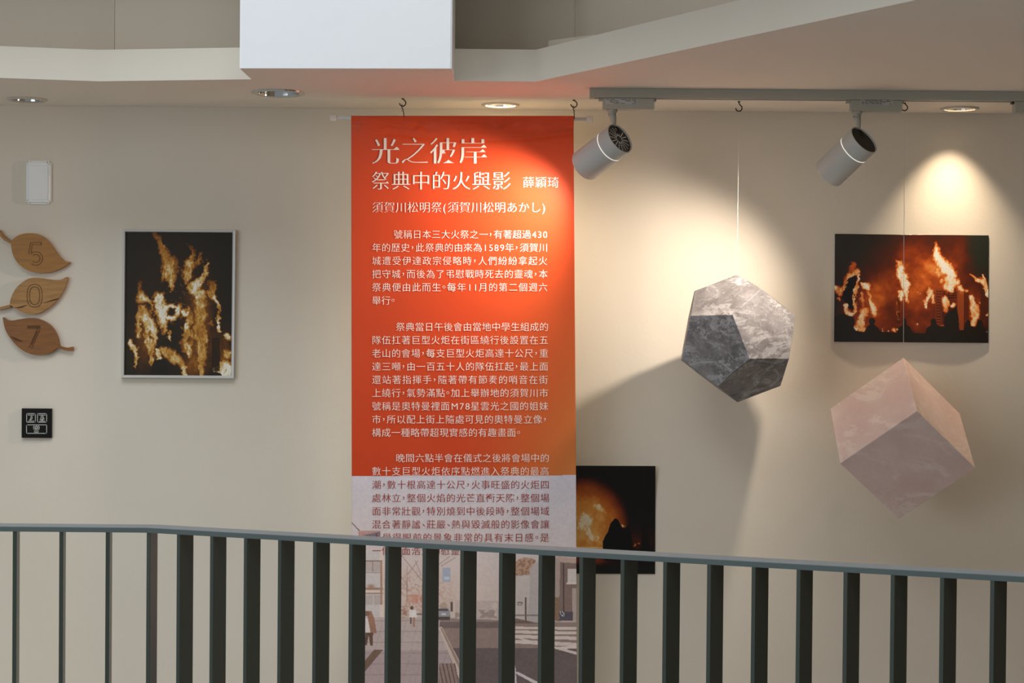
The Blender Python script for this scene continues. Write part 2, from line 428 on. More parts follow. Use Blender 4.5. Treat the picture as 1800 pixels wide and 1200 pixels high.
def track_spotlight(label, ax0, ax1, ay0, ay1, sx, cap_px, front_px, tilt, beam_tilt, power, notch, labelspan, ink, aim_shift):
    y0 = T0.y + 0.004
    A = W(ax0, ay0, -y0); B = W(ax1, ay1, -y0)
    t = thing('track_spotlight', label, 'spotlight', ((A.x + B.x) / 2, y0 + 0.013, tz - TH), 'track spotlights')
    top = tz - TH - 0.0004
    ad = box('adapter', (A.x, y0, B.z), (B.x, y0 + 0.026, top), M['fixture'], t, 0.001)
    for xx, dd in ((A.x, -1), (B.x, 1)):
        bm = bmesh.new()
        bm_box(bm, (xx + dd * 0.0003 if dd > 0 else xx - 0.010, y0 + 0.006, top - 0.0068), (xx + 0.0055 if dd > 0 else xx - 0.0003, y0 + 0.02, top - 0.0005))
        obj('locking_tab', bm, M['fixture'], ad)
    L0, L1 = W(labelspan[0], labelspan[1], -y0), W(labelspan[2], labelspan[3], -y0)
    lb = box('rating_label', (L0.x, y0 - 0.0005, L1.z), (L1.x, y0 - 0.0001, L0.z), M['label'], ad)
    bm = bmesh.new(); rr = random.Random(ink)
    for k in range(4):                           # rows of small unreadable print
        zz = L0.z - (k + 0.55) / 4.2 * (L0.z - L1.z); xx = L0.x + 0.002
        while xx < L1.x - 0.004:
            ln = rr.uniform(0.004, 0.016)
            if rr.random() < 0.75: bm_box(bm, (xx, y0 - 0.0008, zz - 0.0007), (min(xx + ln, L1.x - 0.002), y0 - 0.00055, zz + 0.0006))
            xx += ln + rr.uniform(0.001, 0.004)
    obj('small_print', bm, M['labelink'], lb)
    # stem
    ys = y0 + 0.013
    P = W(sx[0], ay1, -ys)
    rc = W(cap_px[0], cap_px[1], -ys + 0.035); fc2 = Vector(front_px)
    ip = (Vector((fc2.x - cap_px[0], -(fc2.y - cap_px[1])))).normalized()
    d = Vector((ip.x * math.cos(tilt), math.sin(tilt), ip.y * math.cos(tilt))).normalized()
    db = Vector((ip.x * math.cos(beam_tilt), math.sin(beam_tilt), ip.y * math.cos(beam_tilt)))
    Lb = 0.132; rad = 0.0405
    s0 = Vector((P.x, ys, B.z))
    rim_up = (Vector((0, 0, 1)) - d * d.z).normalized()
    s1 = W(sx[2], sx[3], -ys)
    bm = bmesh.new()
    bm_lathe(bm, s0, (0, 0, -1), [(-0.0003, 0), (-0.0003, 0.0135), (0.0065, 0.013), (0.007, 0.0105), (0.012, 0.0098)], 32)
    bm_tube(bm, [s0 - Vector((0, 0, 0.011)), (s0 * 0.45 + s1 * 0.55), s1, s1 + (rc - s1) * 0.3 + d * 0.02], [0.0098, 0.0082, 0.0055, 0.003], 20)
    obj('stem', bm, M['fixture'], t, True)
    # lamp body
    bo = lathe('lamp_body', rc, d, [(0.0, rad), (0.003, rad), (0.036, rad), (0.037, rad - 0.001), (0.039, rad - 0.001), (0.040, rad), (Lb - 0.004, rad), (Lb, rad - 0.0025), (Lb, rad - 0.004), (Lb - 0.03, rad - 0.006),
                 (Lb - 0.036, rad - 0.009), (0.012, rad - 0.004), (0.010, rad - 0.003), (0.0, rad - 0.0022), (0.0, rad)], M['lamp_enamel'], t, 72)
    vc = lathe('vent_cap', rc, d, [(0.0035, 0), (0.0035, rad - 0.0024), (0.008, rad - 0.0028), (0.008, 0)], M['black'], bo, 64)
    a, b, _ = basis(d)
    bm = bmesh.new()
    for k in range(16):
        an = 2 * math.pi * (k + 0.3) / 16
        for q in range(6):
            r_ = 0.010 + q * 0.0042
            c = rc + (a * math.cos(an) + b * math.sin(an)) * r_ + d * 0.0030
            bm_lathe(bm, c, d, [(-0.0001, 0), (-0.0001, 0.00045), (0.0006, 0.00045), (0.0006, 0)], 6)
    obj('vent_hole', bm, M['leak'] if notch else M['slot'], vc)
    # slot in the cap where the arm enters
    bm = bmesh.new()
    u = (s1 - rc); u = (u - d * u.dot(d)).normalized(); vv = d.cross(u)
    bm_prism(bm, [rc + d * 0.0026 + u * (rad * 0.93) + vv * 0.006, rc + d * 0.0026 + u * (rad * 0.93) - vv * 0.004, rc + d * 0.0026 + u * 0.016 - vv * 0.006, rc + d * 0.0026 + u * 0.018 + vv * 0.008], d * 0.0008)
    obj('arm_slot', bm, M['slot'], vc)
    lathe('seam_ring', rc, d, [(0.0374, rad - 0.0012), (0.0376, rad + 0.0001), (0.0386, rad + 0.0001), (0.0388, rad - 0.0012)], M['leak'], bo, 72)
    lathe('lens', rc, d, [(Lb - 0.034, 0), (Lb - 0.034, rad - 0.0085), (Lb - 0.030, rad - 0.007), (Lb - 0.029, 0)], M['lamp'], bo, 48)
    l = spot('spotlight_beam', rc + d * (Lb - 0.020), (db + Vector(aim_shift)).normalized(), power[0], power[1], power[2], (1, 0.85, 0.71), 0.022)
    l.parent = t; l.matrix_parent_inverse = t.matrix_world.inverted()
    return t
track_spotlight('grey track spotlight with a bright seam, aimed at the orange banner', 1060, 1150, 171, 192, (1076, 192, 1079, 221), (1090, 243), (1090 - 81, 243 + 59), R(37), R(26), (23, 104, 1.0), True, (1064.5, 173.5, 1120, 183.5), 3, (-0.24, 0, -0.10))
track_spotlight('grey track spotlight aimed at the grey dodecahedron, right of the hook and thread', 1496, 1586, 174, 195.5, (1506, 197, 1509, 225), (1519, 245.5), (1519 - 68, 245.5 + 73), R(37), R(25), (30, 104, 1.0), False, (1513, 175, 1569, 184), 8, (-0.22, 0, -0.16))
# connector at the right edge of the frame
y0 = T0.y + 0.004
A, B = W(1784.5, 176, -y0), W(1872, 198.5, -y0)
t = thing('track_connector', 'grey box clipped under the lighting track at the right edge of the frame', 'track connector', ((A.x + B.x) / 2, y0 + 0.013, tz - TH))
h = box('housing', (A.x, y0, B.z), (B.x, y0 + 0.026, tz - TH - 0.0004), M['fixture'], t, 0.001)
box('locking_tab', (A.x - 0.006, y0 + 0.006, tz - TH - 0.006), (A.x - 0.0003, y0 + 0.02, tz - TH - 0.0006), M['bronze'], t)

# ------------------------------------------------------------------ ceiling hooks
HOFF = 0.215
def ceiling_hook(px, ytop, ybot, label, flip=1):
    y = -HOFF
    top = W(px, ytop, HOFF); bot = W(px, ybot, HOFF)
    t = thing('ceiling_hook', label, 'hook', (top.x, y, CEIL), 'bronze hooks in the ceiling')
    rr = 0.0080; cz = bot.z + rr
    pts = [(top.x, y, CEIL + 0.0), (top.x, y, cz + rr * 1.6), (top.x + flip * rr * 0.25, y, cz + rr * 1.2)]
    for k in range(0, 13):
        an = R(62 - k * 20)
        pts.append((top.x + flip * rr * math.cos(an), y, cz + rr * math.sin(an)))
    bm = bmesh.new(); bm_tube(bm, pts, 0.0015, 10)
    obj('bent_wire', bm, M['bronze'], t, True)
    lathe('collar', (top.x, y, CEIL - 0.0002), (0, 0, -1), [(0, 0), (0, 0.0036), (0.0015, 0.0036), (0.003, 0.002), (0.003, 0)], M['bronze'], t, 16)
    return Vector((top.x, y, bot.z))
hk1 = ceiling_hook(708, 172, 186.5, 'bronze ceiling hook holding the left end of the orange banner')
hk2 = ceiling_hook(1009, 174, 188.5, 'bronze ceiling hook holding the right end of the orange banner')
hk3 = ceiling_hook(1299, 176, 195.5, 'bronze ceiling hook above the grey dodecahedron')
hk4 = ceiling_hook(1590, 180, 194.5, 'bronze ceiling hook beside the right track spotlight, above the pink cube')

# ------------------------------------------------------------------ numpy noise and painting for the printed pictures
def vnoise(x, y, seed):
    rng = np.random.default_rng(seed); T = rng.random((64, 64))
    xi = np.floor(x).astype(int); yi = np.floor(y).astype(int); fx = x - xi; fy = y - yi
    fx = fx * fx * (3 - 2 * fx); fy = fy * fy * (3 - 2 * fy)
    g = lambda a, b: T[b % 64, a % 64]
    return (g(xi, yi) * (1 - fx) + g(xi + 1, yi) * fx) * (1 - fy) + (g(xi, yi + 1) * (1 - fx) + g(xi + 1, yi + 1) * fx) * fy
def fbm(x, y, seed, o=4, gain=0.5):
    s = 0; a = 1; t = 0
    for k in range(o):
        s = s + a * vnoise(x * 2 ** k, y * 2 ** k, seed + k * 17); t += a; a *= gain
    return s / t
def stroke(X, Y, pts):                           # pts: (x, y, radius, heat)
    out = np.zeros_like(X)
    if len(pts) == 1: pts = pts * 2
    for (x0, y0, r0, h0), (x1, y1, r1, h1) in zip(pts, pts[1:]):
        dx, dy = x1 - x0, y1 - y0; L2 = dx * dx + dy * dy + 1e-6
        t = np.clip(((X - x0) * dx + (Y - y0) * dy) / L2, 0, 1)
        d = np.hypot(X - x0 - dx * t, Y - y0 - dy * t)
        v = (h0 + (h1 - h0) * t) * np.clip(1.30 - (d / (1.22 * (r0 + (r1 - r0) * t))) ** 1.35 * 0.95, 0, 1)
        out = np.maximum(out, v)
    return out
def poly_mask(X, Y, pts):
    ins = np.zeros(X.shape, bool); n = len(pts)
    for i in range(n):
        (x0, y0), (x1, y1) = pts[i], pts[(i + 1) % n]
        if y0 == y1: continue
        c = ((y0 > Y) != (y1 > Y)) & (X < (x1 - x0) * (Y - y0) / (y1 - y0) + x0)
        ins ^= c
    return ins
def cmap(h, stops):
    p = [s[0] for s in stops]
    return np.stack([np.interp(h, p, [s[1][k] for s in stops]) for k in range(3)], -1)
def put(img, mask, c, a=1.0):
    k = (mask.astype(float) * a)[..., None]
    img[:] = img * (1 - k) + np.array(c, float) * k
def blob(X, Y, x, y, rx, ry=None):
    ry = ry or rx
    return np.exp(-(((X - x) / rx) ** 2 + ((Y - y) / ry) ** 2))
def rect(X, Y, a, b, c, d):
    return (X >= a) & (X < c) & (Y >= b) & (Y < d)

def flames(X, Y, strokes, seed, amp, sc, ragged=0.55):
    wx = (fbm(X / sc, Y / sc, seed) - 0.5) * amp + (fbm(X / sc * 3.1, Y / sc * 3.1, seed + 5) - 0.5) * amp * 0.8
    wy = (fbm(X / sc, Y / sc, seed + 9) - 0.5) * amp * 1.5
    h = np.zeros_like(X)
    for s in strokes: h = np.maximum(h, stroke(X + wx, Y + wy, s))
    tex = fbm(X / sc * 2.6 + wx / sc, Y / sc * 1.1, seed + 21, 5, 0.65)
    fine = fbm(X / sc * 7 + wx / sc * 3, Y / sc * 3.2, seed + 31, 3, 0.7)
    streak = fbm((X + wx * 1.5) / sc * 3.4, Y / sc * .8, seed + 43, 4, 0.6)
    h = h * (1 - ragged + 2 * ragged * tex) * (0.70 + 0.60 * fine) * (0.72 + 0.56 * streak)
    return h

FIRE_L = [(0, (40, 34, 24)), (0.12, (52, 36, 20)), (0.3, (110, 62, 18)), (0.5, (168, 108, 34)), (0.7, (206, 154, 72)), (0.88, (226, 204, 150)), (1.05, (244, 238, 222))]
FIRE_R = [(0, (50, 38, 30)), (0.12, (92, 38, 20)), (0.28, (150, 60, 20)), (0.48, (218, 104, 36)), (0.68, (250, 172, 92)), (0.86, (255, 226, 176)), (1.02, (255, 250, 236))]

def paint_left(w, h):
    X, Y = np.meshgrid(np.linspace(122, 872, w), np.linspace(107, 1115, h))
    st = [[(318, 100, 9, .3), (350, 160, 14, .45), (392, 240, 24, .55), (432, 315, 44, .62), (432, 400, 44, .75), (440, 480, 22, .7), (446, 515, 8, .6)],
          [(400, 350, 16, .6), (396, 425, 18, .7)], [(470, 280, 20, .35), (480, 380, 28, .42)],
          [(595, 235, 14, .4), (580, 320, 26, .7), (560, 385, 32, .8), (555, 455, 22, .7)], [(570, 205, 10, .3), (590, 250, 10, .4)],
          [(655, 255, 12, .4), (645, 310, 20, .5), (600, 345, 22, .5)], [(692, 315, 10, .7), (682, 400, 18, .8), (640, 465, 28, .9), (600, 500, 30, .95), (645, 545, 42, .8), (655, 620, 42, .65), (655, 720, 42, .62), (645, 800, 46, .62), (660, 900, 40, .7), (660, 1000, 28, .72), (662, 1110, 18, .7)],
          [(575, 640, 14, .6), (580, 720, 20, .6), (560, 790, 22, .7), (600, 850, 20, .65)],
          [(366, 560, 34, 1), (375, 640, 42, 1.05), (382, 720, 30, 1), (402, 795, 22, .8)], [(410, 650, 26, 1)], [(540, 680, 30, 1.0)], [(502, 636, 24, 1)], [(455, 715, 26, 1.0)],
          [(222, 440, 9, .3), (228, 510, 18, .45), (242, 570, 36, .9), (292, 600, 22, .75)], [(305, 600, 10, .6), (310, 680, 8, .5)],
          [(230, 640, 20, .7), (220, 740, 18, .7), (225, 835, 15, .78)], [(250, 660, 28, .6), (282, 730, 32, .95), (322, 790, 26, 1.0), (342, 850, 22, .85), (300, 900, 32, .75), (312, 960, 22, .75), (310, 1040, 12, .6)],
          [(280, 760, 18, .85), (282, 880, 18, .8)], [(168, 885, 20, .95), (195, 930, 20, .9), (206, 985, 11, .8), (203, 1050, 7, .7)],
          [(735, 465, 24, .5), (720, 540, 22, .72), (772, 590, 14, .85), (782, 660, 10, .6), (774, 740, 11, .85), (786, 810, 7, .8)], [(722, 740, 16, .5)], [(690, 830, 8, .7), (705, 870, 10, .7)],
          [(845, 850, 26, 1.0)], [(835, 1050, 46, 1.1), (820, 1100, 44, 1.1)], [(845, 965, 26, .85)], [(752, 1075, 8, .9)],
          [(380, 930, 20, .8), (430, 955, 32, .65), (482, 992, 30, .72), (525, 1050, 26, .7), (542, 1095, 14, .95)], [(362, 985, 18, .9), (350, 930, 10, .8)],
          [(560, 900, 42, .72), (570, 965, 18, .85)], [(560, 770, 16, .9), (545, 860, 20, .6)], [(520, 775, 10, .5)], [(446, 800, 6, .6), (440, 855, 10, .8)]]
    hh = flames(X, Y, st, 11, 40, 46, .5)
    rw = (fbm(X / 20, Y / 20, 13) - .5) * 44; ring = np.exp(-((np.hypot(X - 448 + rw, Y - 668 - rw * .6) - 44) / 15) ** 2) * (0.35 + 1.3 * fbm(X / 12, Y / 12, 3))
    hh = np.maximum(hh, ring); hh *= 1 - 0.9 * np.exp(-(np.hypot(X - 448, Y - 665) / 24) ** 4)
    glow = .30 * blob(X, Y, 650, 850, 110, 280) + .30 * blob(X, Y, 260, 860, 90, 250) + .26 * blob(X, Y, 820, 960, 70, 160) + .10 * blob(X, Y, 450, 400, 220, 260) + .26 * blob(X, Y, 600, 1040, 70, 100) + .2 * blob(X, Y, 640, 600, 90, 160)
    tex = fbm(X / 26, Y / 40, 77, 4)
    hh = np.maximum(hh, glow * (0.6 + 0.8 * tex))
    sparks = (np.random.default_rng(5).random(X.shape) > 0.993) * (np.exp(-(np.hypot((X - 540) / 190, (Y - 560) / 180)) ** 2))
    hh = np.maximum(hh, sparks * .8)
    img = cmap(hh, FIRE_L)
    dark = (34, 30, 22)
    for poly in ([(300, 1120), (312, 1050), (332, 1015), (362, 1002), (398, 1004), (422, 1028), (432, 1070), (436, 1120)],):
        put(img, poly_mask(X, Y, poly), dark, .97)
    put(img, ((X - 758) / 50) ** 2 + ((Y - 1118) / 28) ** 2 < 1, dark, .97)
    put(img, rect(X, Y, 735, 850, 790, 1085), (40, 28, 16), .75)
    return img

def paint_right(w, h):
    X, Y = np.meshgrid(np.linspace(145, 1553, w), np.linspace(110, 1103, h))
    st = [[(320, 385, 24, .5), (300, 435, 32, .42)], [(352, 450, 22, .8), (292, 482, 22, .72), (250, 512, 20, .66), (240, 580, 18, .62), (202, 650, 24, .6), (170, 612, 26, .62), (150, 590, 14, .85)], [(190, 702, 15, .6)],
          [(362, 480, 12, .9), (356, 560, 14, .7), (336, 640, 18, .7), (324, 700, 18, .85), (340, 792, 13, .65), (318, 850, 16, .75)], [(248, 760, 18, .9), (262, 822, 22, .9), (304, 852, 18, .9)],
          [(430, 588, 36, 1.1), (402, 570, 14, .9)], [(396, 650, 13, .65), (395, 770, 14, .5)], [(450, 640, 11, .6), (480, 722, 18, .78), (502, 800, 26, .9), (512, 865, 18, .85)], [(420, 820, 42, .82), (396, 892, 32, .95), (372, 975, 40, .72), (425, 988, 24, .6)], [(335, 986, 14, .9)],
          [(708, 352, 12, .5), (742, 372, 22, .75), (742, 425, 30, 1.0), (762, 482, 42, 1.1), (790, 560, 36, 1.1), (796, 622, 28, 1.0), (800, 692, 20, .78), (812, 745, 9, .6)], [(752, 640, 24, .95), (748, 702, 20, .95)], [(735, 820, 12, .55)], [(725, 740, 8, .6), (725, 900, 6, .5)],
          [(1070, 188, 18, .42), (1076, 250, 27, .95), (1072, 292, 32, 1), (1112, 340, 44, 1.15), (1162, 410, 52, 1.2), (1212, 462, 48, 1.15), (1190, 522, 48, 1), (1242, 552, 42, .95), (1180, 592, 42, .9), (1222, 625, 28, .85)], [(1098, 450, 46, .68)], [(1045, 320, 36, .6)], [(1212, 370, 6, .6), (1220, 420, 7, .6)], [(1130, 540, 24, .7)],
          [(1020, 640, 32, .8), (986, 722, 20, .9), (970, 775, 10, .95)], [(1046, 660, 17, .7), (1052, 730, 14, .7)], [(1150, 690, 26, .9), (1166, 762, 26, .8), (1160, 806, 18, .62)], [(1242, 738, 20, .95), (1216, 772, 15, .8)],
          [(1298, 602, 26, .8), (1312, 640, 20, .6)], [(1346, 612, 15, .8)], [(1394, 690, 22, .95), (1422, 762, 36, .85), (1430, 852, 36, .82), (1414, 935, 24, .9)], [(1440, 512, 20, .8), (1492, 530, 22, .9), (1522, 592, 20, .8), (1542, 652, 18, .95)],
          [(1388, 474, 8, .6), (1440, 515, 12, .8)], [(1502, 476, 8, .9), (1522, 562, 14, .85)], [(1474, 722, 10, .7)], [(1540, 842, 16, .85)], [(1130, 945, 18, .6)], [(700, 990, 20, .75)]]
    hh = flames(X, Y, st, 41, 34, 52, .40)
    n1 = fbm(X / 130, Y / 130, 61, 5); n2 = fbm(X / 50 + 9, Y / 50, 71, 4)
    glow = (.34 * blob(X, Y, 900, 560, 330, 300) + .20 * blob(X, Y, 520, 640, 140, 170) + .22 * blob(X, Y, 1060, 470, 150, 190) + .16 * blob(X, Y, 1270, 380, 120, 260) + .24 * blob(X, Y, 1440, 780, 130, 180) + .2 * blob(X, Y, 430, 880, 200, 200) + .1 * blob(X, Y, 860, 170, 160, 200) + .16 * blob(X, Y, 850, 940, 420, 90))
    glow = glow * (0.35 + 1.35 * n1) * (0.75 + 0.5 * n2)
    hh = np.maximum(hh, glow)
    img = cmap(hh, FIRE_R)
    img[..., 1] += 22 * blob(X, Y, 570, 650, 120, 120) * n2; img[..., 0] += 12 * blob(X, Y, 570, 650, 120, 120)
    skyd = np.clip(1 - glow * 6 - hh * 3, 0, 1)
    put(img, np.clip(blob(X, Y, 1470, 250, 130, 240) * 1.3, 0, 1) * skyd, (42, 46, 38))
    put(img, np.clip(blob(X, Y, 260, 230, 230, 200) * 1.2, 0, 1) * skyd, (54, 48, 40))
    dk = (38, 33, 27)
    # burning towers: dark cores, ladder, pillars
    put(img, poly_mask(X, Y, [(262, 520), (330, 470), (350, 520), (320, 640), (345, 700), (318, 815), (270, 790), (215, 690), (235, 600)]) & (hh < .62), (26, 18, 14), .9)
    put(img, rect(X, Y, 1072, 600, 1128, 945), (150, 70, 34), .6)
    lad = rect(X, Y, 1078, 620, 1124, 940) & ((np.mod(Y, 26) < 11) | (np.abs(X - 1100) > 20))
    put(img, lad, (60, 26, 14), .6)
    put(img, rect(X, Y, 1270, 630, 1328, 985), (176, 84, 38), .75); put(img, rect(X, Y, 1328, 640, 1372, 900), (92, 40, 22), .8)
    put(img, rect(X, Y, 1482, 600, 1536, 900) & (hh < .7), (84, 40, 24), .85)
    put(img, rect(X, Y, 720, 690, 742, 930), (60, 26, 12), .5)
    put(img, poly_mask(X, Y, [(1180, 640), (1250, 620), (1262, 690), (1190, 700)]) & (np.mod(Y, 22) < 12), (52, 22, 12), .7)
    for poly in ([(140, 1110), (140, 890), (180, 850), (232, 840), (262, 862), (318, 870), (334, 915), (322, 970), (345, 1000), (420, 1012), (448, 955), (470, 940), (460, 905), (472, 884), (500, 880), (520, 900), (510, 945), (540, 965), (575, 1008), (720, 1016),
                  (735, 965), (772, 945), (768, 900), (782, 880), (802, 890), (806, 935), (838, 965), (868, 1015), (978, 1022), (990, 970), (1030, 940), (1026, 900), (1044, 880), (1074, 888), (1078, 930), (1100, 950), (1150, 950), (1150, 870), (1200, 812), (1262, 768), (1280, 860), (1290, 990), (1330, 985), (1338, 930), (1350, 905), (1372, 890), (1390, 905), (1392, 945), (1440, 960), (1452, 900), (1478, 886), (1500, 905), (1505, 950), (1535, 980), (1560, 1010), (1560, 1110)],):
        put(img, poly_mask(X, Y, poly), dk, .96)
    rng = np.random.default_rng(8)
    for (x, y, r) in [(586, 982, 4), (588, 1000, 5), (640, 1000, 6), (720, 985, 8), (905, 935, 8), (905, 640, 4), (930, 655, 3), (1540, 1000, 4)]:
        put(img, np.clip(blob(X, Y, x, y, r) * 1.2, 0, 1), (255, 220, 160))
    return img

def paint_low(w, h):                            # only its right half shows beside the banner
    sx = 5.455
    x0 = 125 - (1013 - 883) * sx
    X, Y = np.meshgrid(np.linspace(x0, 882, w), np.linspace(100, 1138, h))
    d = np.hypot((X - 190) / 1.0, (Y - 700) / 1.12)
    glow = .70 * np.clip(1 - (d / 460) ** 2.6, 0, 1) * (0.8 + 0.4 * fbm(X / 60, Y / 60, 6)) * (Y < 905) + .34 * blob(X, Y, 250, 1010, 190, 50) + .2 * rect(X, Y, -700, 880, 480, 960)
    st = [[(215, 625, 78, 1.1), (205, 690, 60, 1)], [(245, 740, 46, .98), (260, 790, 30, .9), (330, 800, 24, .8)], [(338, 500, 46, .85), (392, 530, 20, .75), (406, 560, 12, .7)], [(300, 485, 22, .8)], [(330, 540, 14, .7), (331, 625, 5, .5)], [(402, 560, 8, .6), (400, 660, 5, .5)], [(145, 700, 30, .8)], [(350, 838, 10, .8)], [(250, 830, 18, .7)], [(576, 685, 9, .95)], [(690, 850, 12, .55)], [(735, 840, 14, .5)]]
    hh = np.maximum(glow, flames(X, Y, st, 91, 44, 46, .35))
    hh = np.maximum(hh, .13 * blob(X, Y, 700, 820, 160, 90))
    img = cmap(hh, [(0, (24, 18, 12)), (0.1, (50, 20, 8)), (0.25, (120, 50, 12)), (0.45, (190, 96, 26)), (0.65, (232, 160, 72)), (0.88, (246, 214, 156)), (1.05, (252, 240, 212))])
    k = (16, 12, 9)
    put(img, poly_mask(X, Y, [(385, 925), (378, 835), (405, 770), (430, 735), (438, 700), (452, 655), (478, 628), (492, 606), (506, 603), (530, 622), (545, 655), (560, 690), (588, 702), (604, 680), (622, 672), (636, 700), (650, 745), (664, 830), (672, 880), (700, 935), (690, 1010), (400, 1010)]), k, .98)
    put(img, poly_mask(X, Y, [(750, 940), (752, 720), (765, 670), (800, 665), (818, 740), (835, 900), (830, 1000)]), (20, 14, 10), .9)
    put(img, Y > 1050 + 22 * fbm(X / 60, Y / 60, 2), (26, 24, 18), .9)
    return img

def grid_sheet(name, img, P, material, parent=None, thick=0.0012, us=None, vs=None):
    h, w = img.shape[:2]
    us = np.linspace(0, 1, w) if us is None else us; vs = np.linspace(0, 1, h) if vs is None else vs
    Uu, Vv = np.meshgrid(us, vs)
    co = P(Uu.ravel(), Vv.ravel())
    n = w * h
    i = np.arange(n).reshape(h, w)
    q = np.stack([i[:-1, :-1], i[1:, :-1], i[1:, 1:], i[:-1, 1:]], -1).reshape(-1, 4)
    bd = np.concatenate([i[0, :-1], i[:-1, -1], i[-1, :0:-1], i[:0:-1, 0]])
    nb = len(bd)
    back = co[bd] + np.array([0, thick, 0]); bi = np.arange(nb) + n
    nx = np.roll(np.arange(nb), -1)
    side = np.stack([bd, bd[nx], bi[nx], bi], -1)
    # back sheet: a coarser copy a hair behind the front
    ri = np.unique(np.r_[np.arange(0, h, 14), h - 1]); ci = np.unique(np.r_[np.arange(0, w, 14), w - 1])
    bv = co[i[np.ix_(ri, ci)].ravel()] + np.array([0, thick + 0.006, 0])
    k = np.arange(len(bv)).reshape(len(ri), len(ci)) + n + nb
    bk = np.stack([k[:-1, :-1], k[:-1, 1:], k[1:, 1:], k[1:, :-1]], -1).reshape(-1, 4)
    faces = np.concatenate([q, side, bk])
    verts = np.concatenate([co, back, bv])
    me = bpy.data.meshes.new(name)
    me.vertices.add(len(verts)); me.vertices.foreach_set('co', verts.ravel())
    me.loops.add(faces.size); me.loops.foreach_set('vertex_index', faces.ravel().astype(np.int32))
    me.polygons.add(len(faces)); me.polygons.foreach_set('loop_start', np.arange(0, faces.size, 4, dtype=np.int32))
    sm = np.zeros(len(faces), bool); sm[:len(q)] = True
    me.polygons.foreach_set('use_smooth', sm)
    me.update(calc_edges=True)
    at = me.color_attributes.new('print', 'FLOAT_COLOR', 'POINT')
    c = np.ones((len(verts), 4)); c[:n, :3] = s2l(np.clip(img, 0, 255)).reshape(-1, 3); c[n:, :3] = s2l((224, 220, 212))
    at.data.foreach_set('color', c.ravel().astype(np.float32))
    return link_mesh(name, me, material, parent)

_C = np.array(CAM); _F = np.array(FW); _R = np.array(RT); _U = np.array(UP)
def Wn(px, py, off):
    v = _F + np.outer((px - 900) / FPX, _R) - np.outer((py - 600) / FPX, _U)
    return _C + v * ((DIST - off) / v[:, 1])[:, None]
def quad_map(tl, tr, br, bl, offf):
    tl, tr, br, bl = map(np.array, (tl, tr, br, bl))
    def P(u, v):
        u_, v_ = u[:, None], v[:, None]
        p = (tl * (1 - u_) + tr * u_) * (1 - v_) + (bl * (1 - u_) + br * u_) * v_
        return Wn(p[:, 0], p[:, 1], offf(u, v))
    return P

# ------------------------------------------------------------------ the three fire photographs
M['glossy_print'] = print_mat('glossy_photo_print', 0.22, 0.4)
M['satin_print'] = print_mat('framed_photo_print', 0.5, 0.25)
c0 = W(313, 664, 0.0)
fr = thing('framed_photograph', 'tall photograph of burning festival torches in a thin silver frame', 'picture', c0)
outer = [(215.5, 402.5), (414.5, 403.8), (411.5, 665.5), (213.5, 664)]
inner = [(220.8, 407.5), (408.8, 408.7), (406.3, 660), (218.6, 658.8)]
bm = bmesh.new()
rings = [[W(x, y, 0.0008) for x, y in outer], [W(x, y, 0.016) for x, y in outer],
         [W(x * 0.78 + a * 0.22, y * 0.78 + b * 0.22, 0.018) for (x, y), (a, b) in zip(outer, inner)], [W(x * 0.3 + a * 0.7, y * 0.3 + b * 0.7, 0.0175) for (x, y), (a, b) in zip(outer, inner)],
         [W(x, y, 0.013) for x, y in inner], [W(x, y, 0.0008) for x, y in inner]]
vr = [[bm.verts.new(p) for p in r] for r in rings]
for a, b in zip(vr, vr[1:] + vr[:1]):
    for k in range(4): bm.faces.new((a[k], a[(k + 1) % 4], b[(k + 1) % 4], b[k]))
obj('frame', bm, M['frame'], fr)
grid_sheet('photo_print', paint_left(282, 378), quad_map((220.6, 407.3), (409, 408.5), (406.5, 660.2), (218.4, 659), lambda u, v: 0.010 + 0 * u), M['satin_print'], fr)

pr = grid_sheet('photo_print', paint_right(405, 285), quad_map((1467.6, 411), (1738, 413.5), (1737, 602.5), (1466.3, 600.5), lambda u, v: 0.003 + 0.009 * (4 * u * (1 - u)) * np.clip(v - .15, 0, 1) ** 1.6 + 0.002 * np.sin(u * 9) * v), M['glossy_print'])
tag(pr, 'wide unframed photograph of torches burning, hung behind the pink cube thread', 'picture')
pr = grid_sheet('photo_print', paint_low(330, 232), quad_map((883, 817.5), (1152.3, 818.8), (1151.3, 1008.5), (882.5, 1007), lambda u, v: 0.003 + 0.016 * np.clip(1 - v * 2.2, 0, 1) ** 2 * (u > -1) + 0.012 * np.clip(1 - u * 5, 0, 1) ** 2), M['glossy_print'])
tag(pr, 'unframed photograph of a black silhouette before orange fire, half hidden behind the banner', 'picture')

# ------------------------------------------------------------------ banner
BL = lambda y: np.interp(y, [200, 840, 1300], [617.3, 618.3, 618.8])
BR = lambda y: np.interp(y, [200, 230, 840, 1300], [1009.2, 1008.3, 1012.6, 1014.4])
BY0, BY1 = 203.5, 1290.0
def drape(px, py):
    x = np.asarray(px, float); y = np.asarray(py, float)
    d = 0.0022 * np.sin(x / 95 + y / 300) * np.clip((y - 230) / 200, 0, 1) + 0.003 * np.sin(y / 210 + 1.0)
    d += 0.0055 * np.exp(-((y - 206) / 7.0) ** 2)                     # sleeve round the rod
    top = np.exp(-((y - 222) / 17.0) ** 2)
    d += top * (0.0075 * (fbm(x / 46 + 3, y / 22, 12, 3) - 0.5) * 2)
    d -= 0.0035 * np.exp(-((y - 236 - 10 * np.sin((x - 700) / 90)) / 5.0) ** 2) * np.clip((x - 640) / 60, 0, 1)
    d += 0.0035 * np.exp(-((y - 218) / 7.0) ** 2) * np.exp(-((x - 810) / 42.0) ** 2)
    d += 0.004 * (fbm(x / 120, y / 150, 33, 3) - 0.5)
    return d
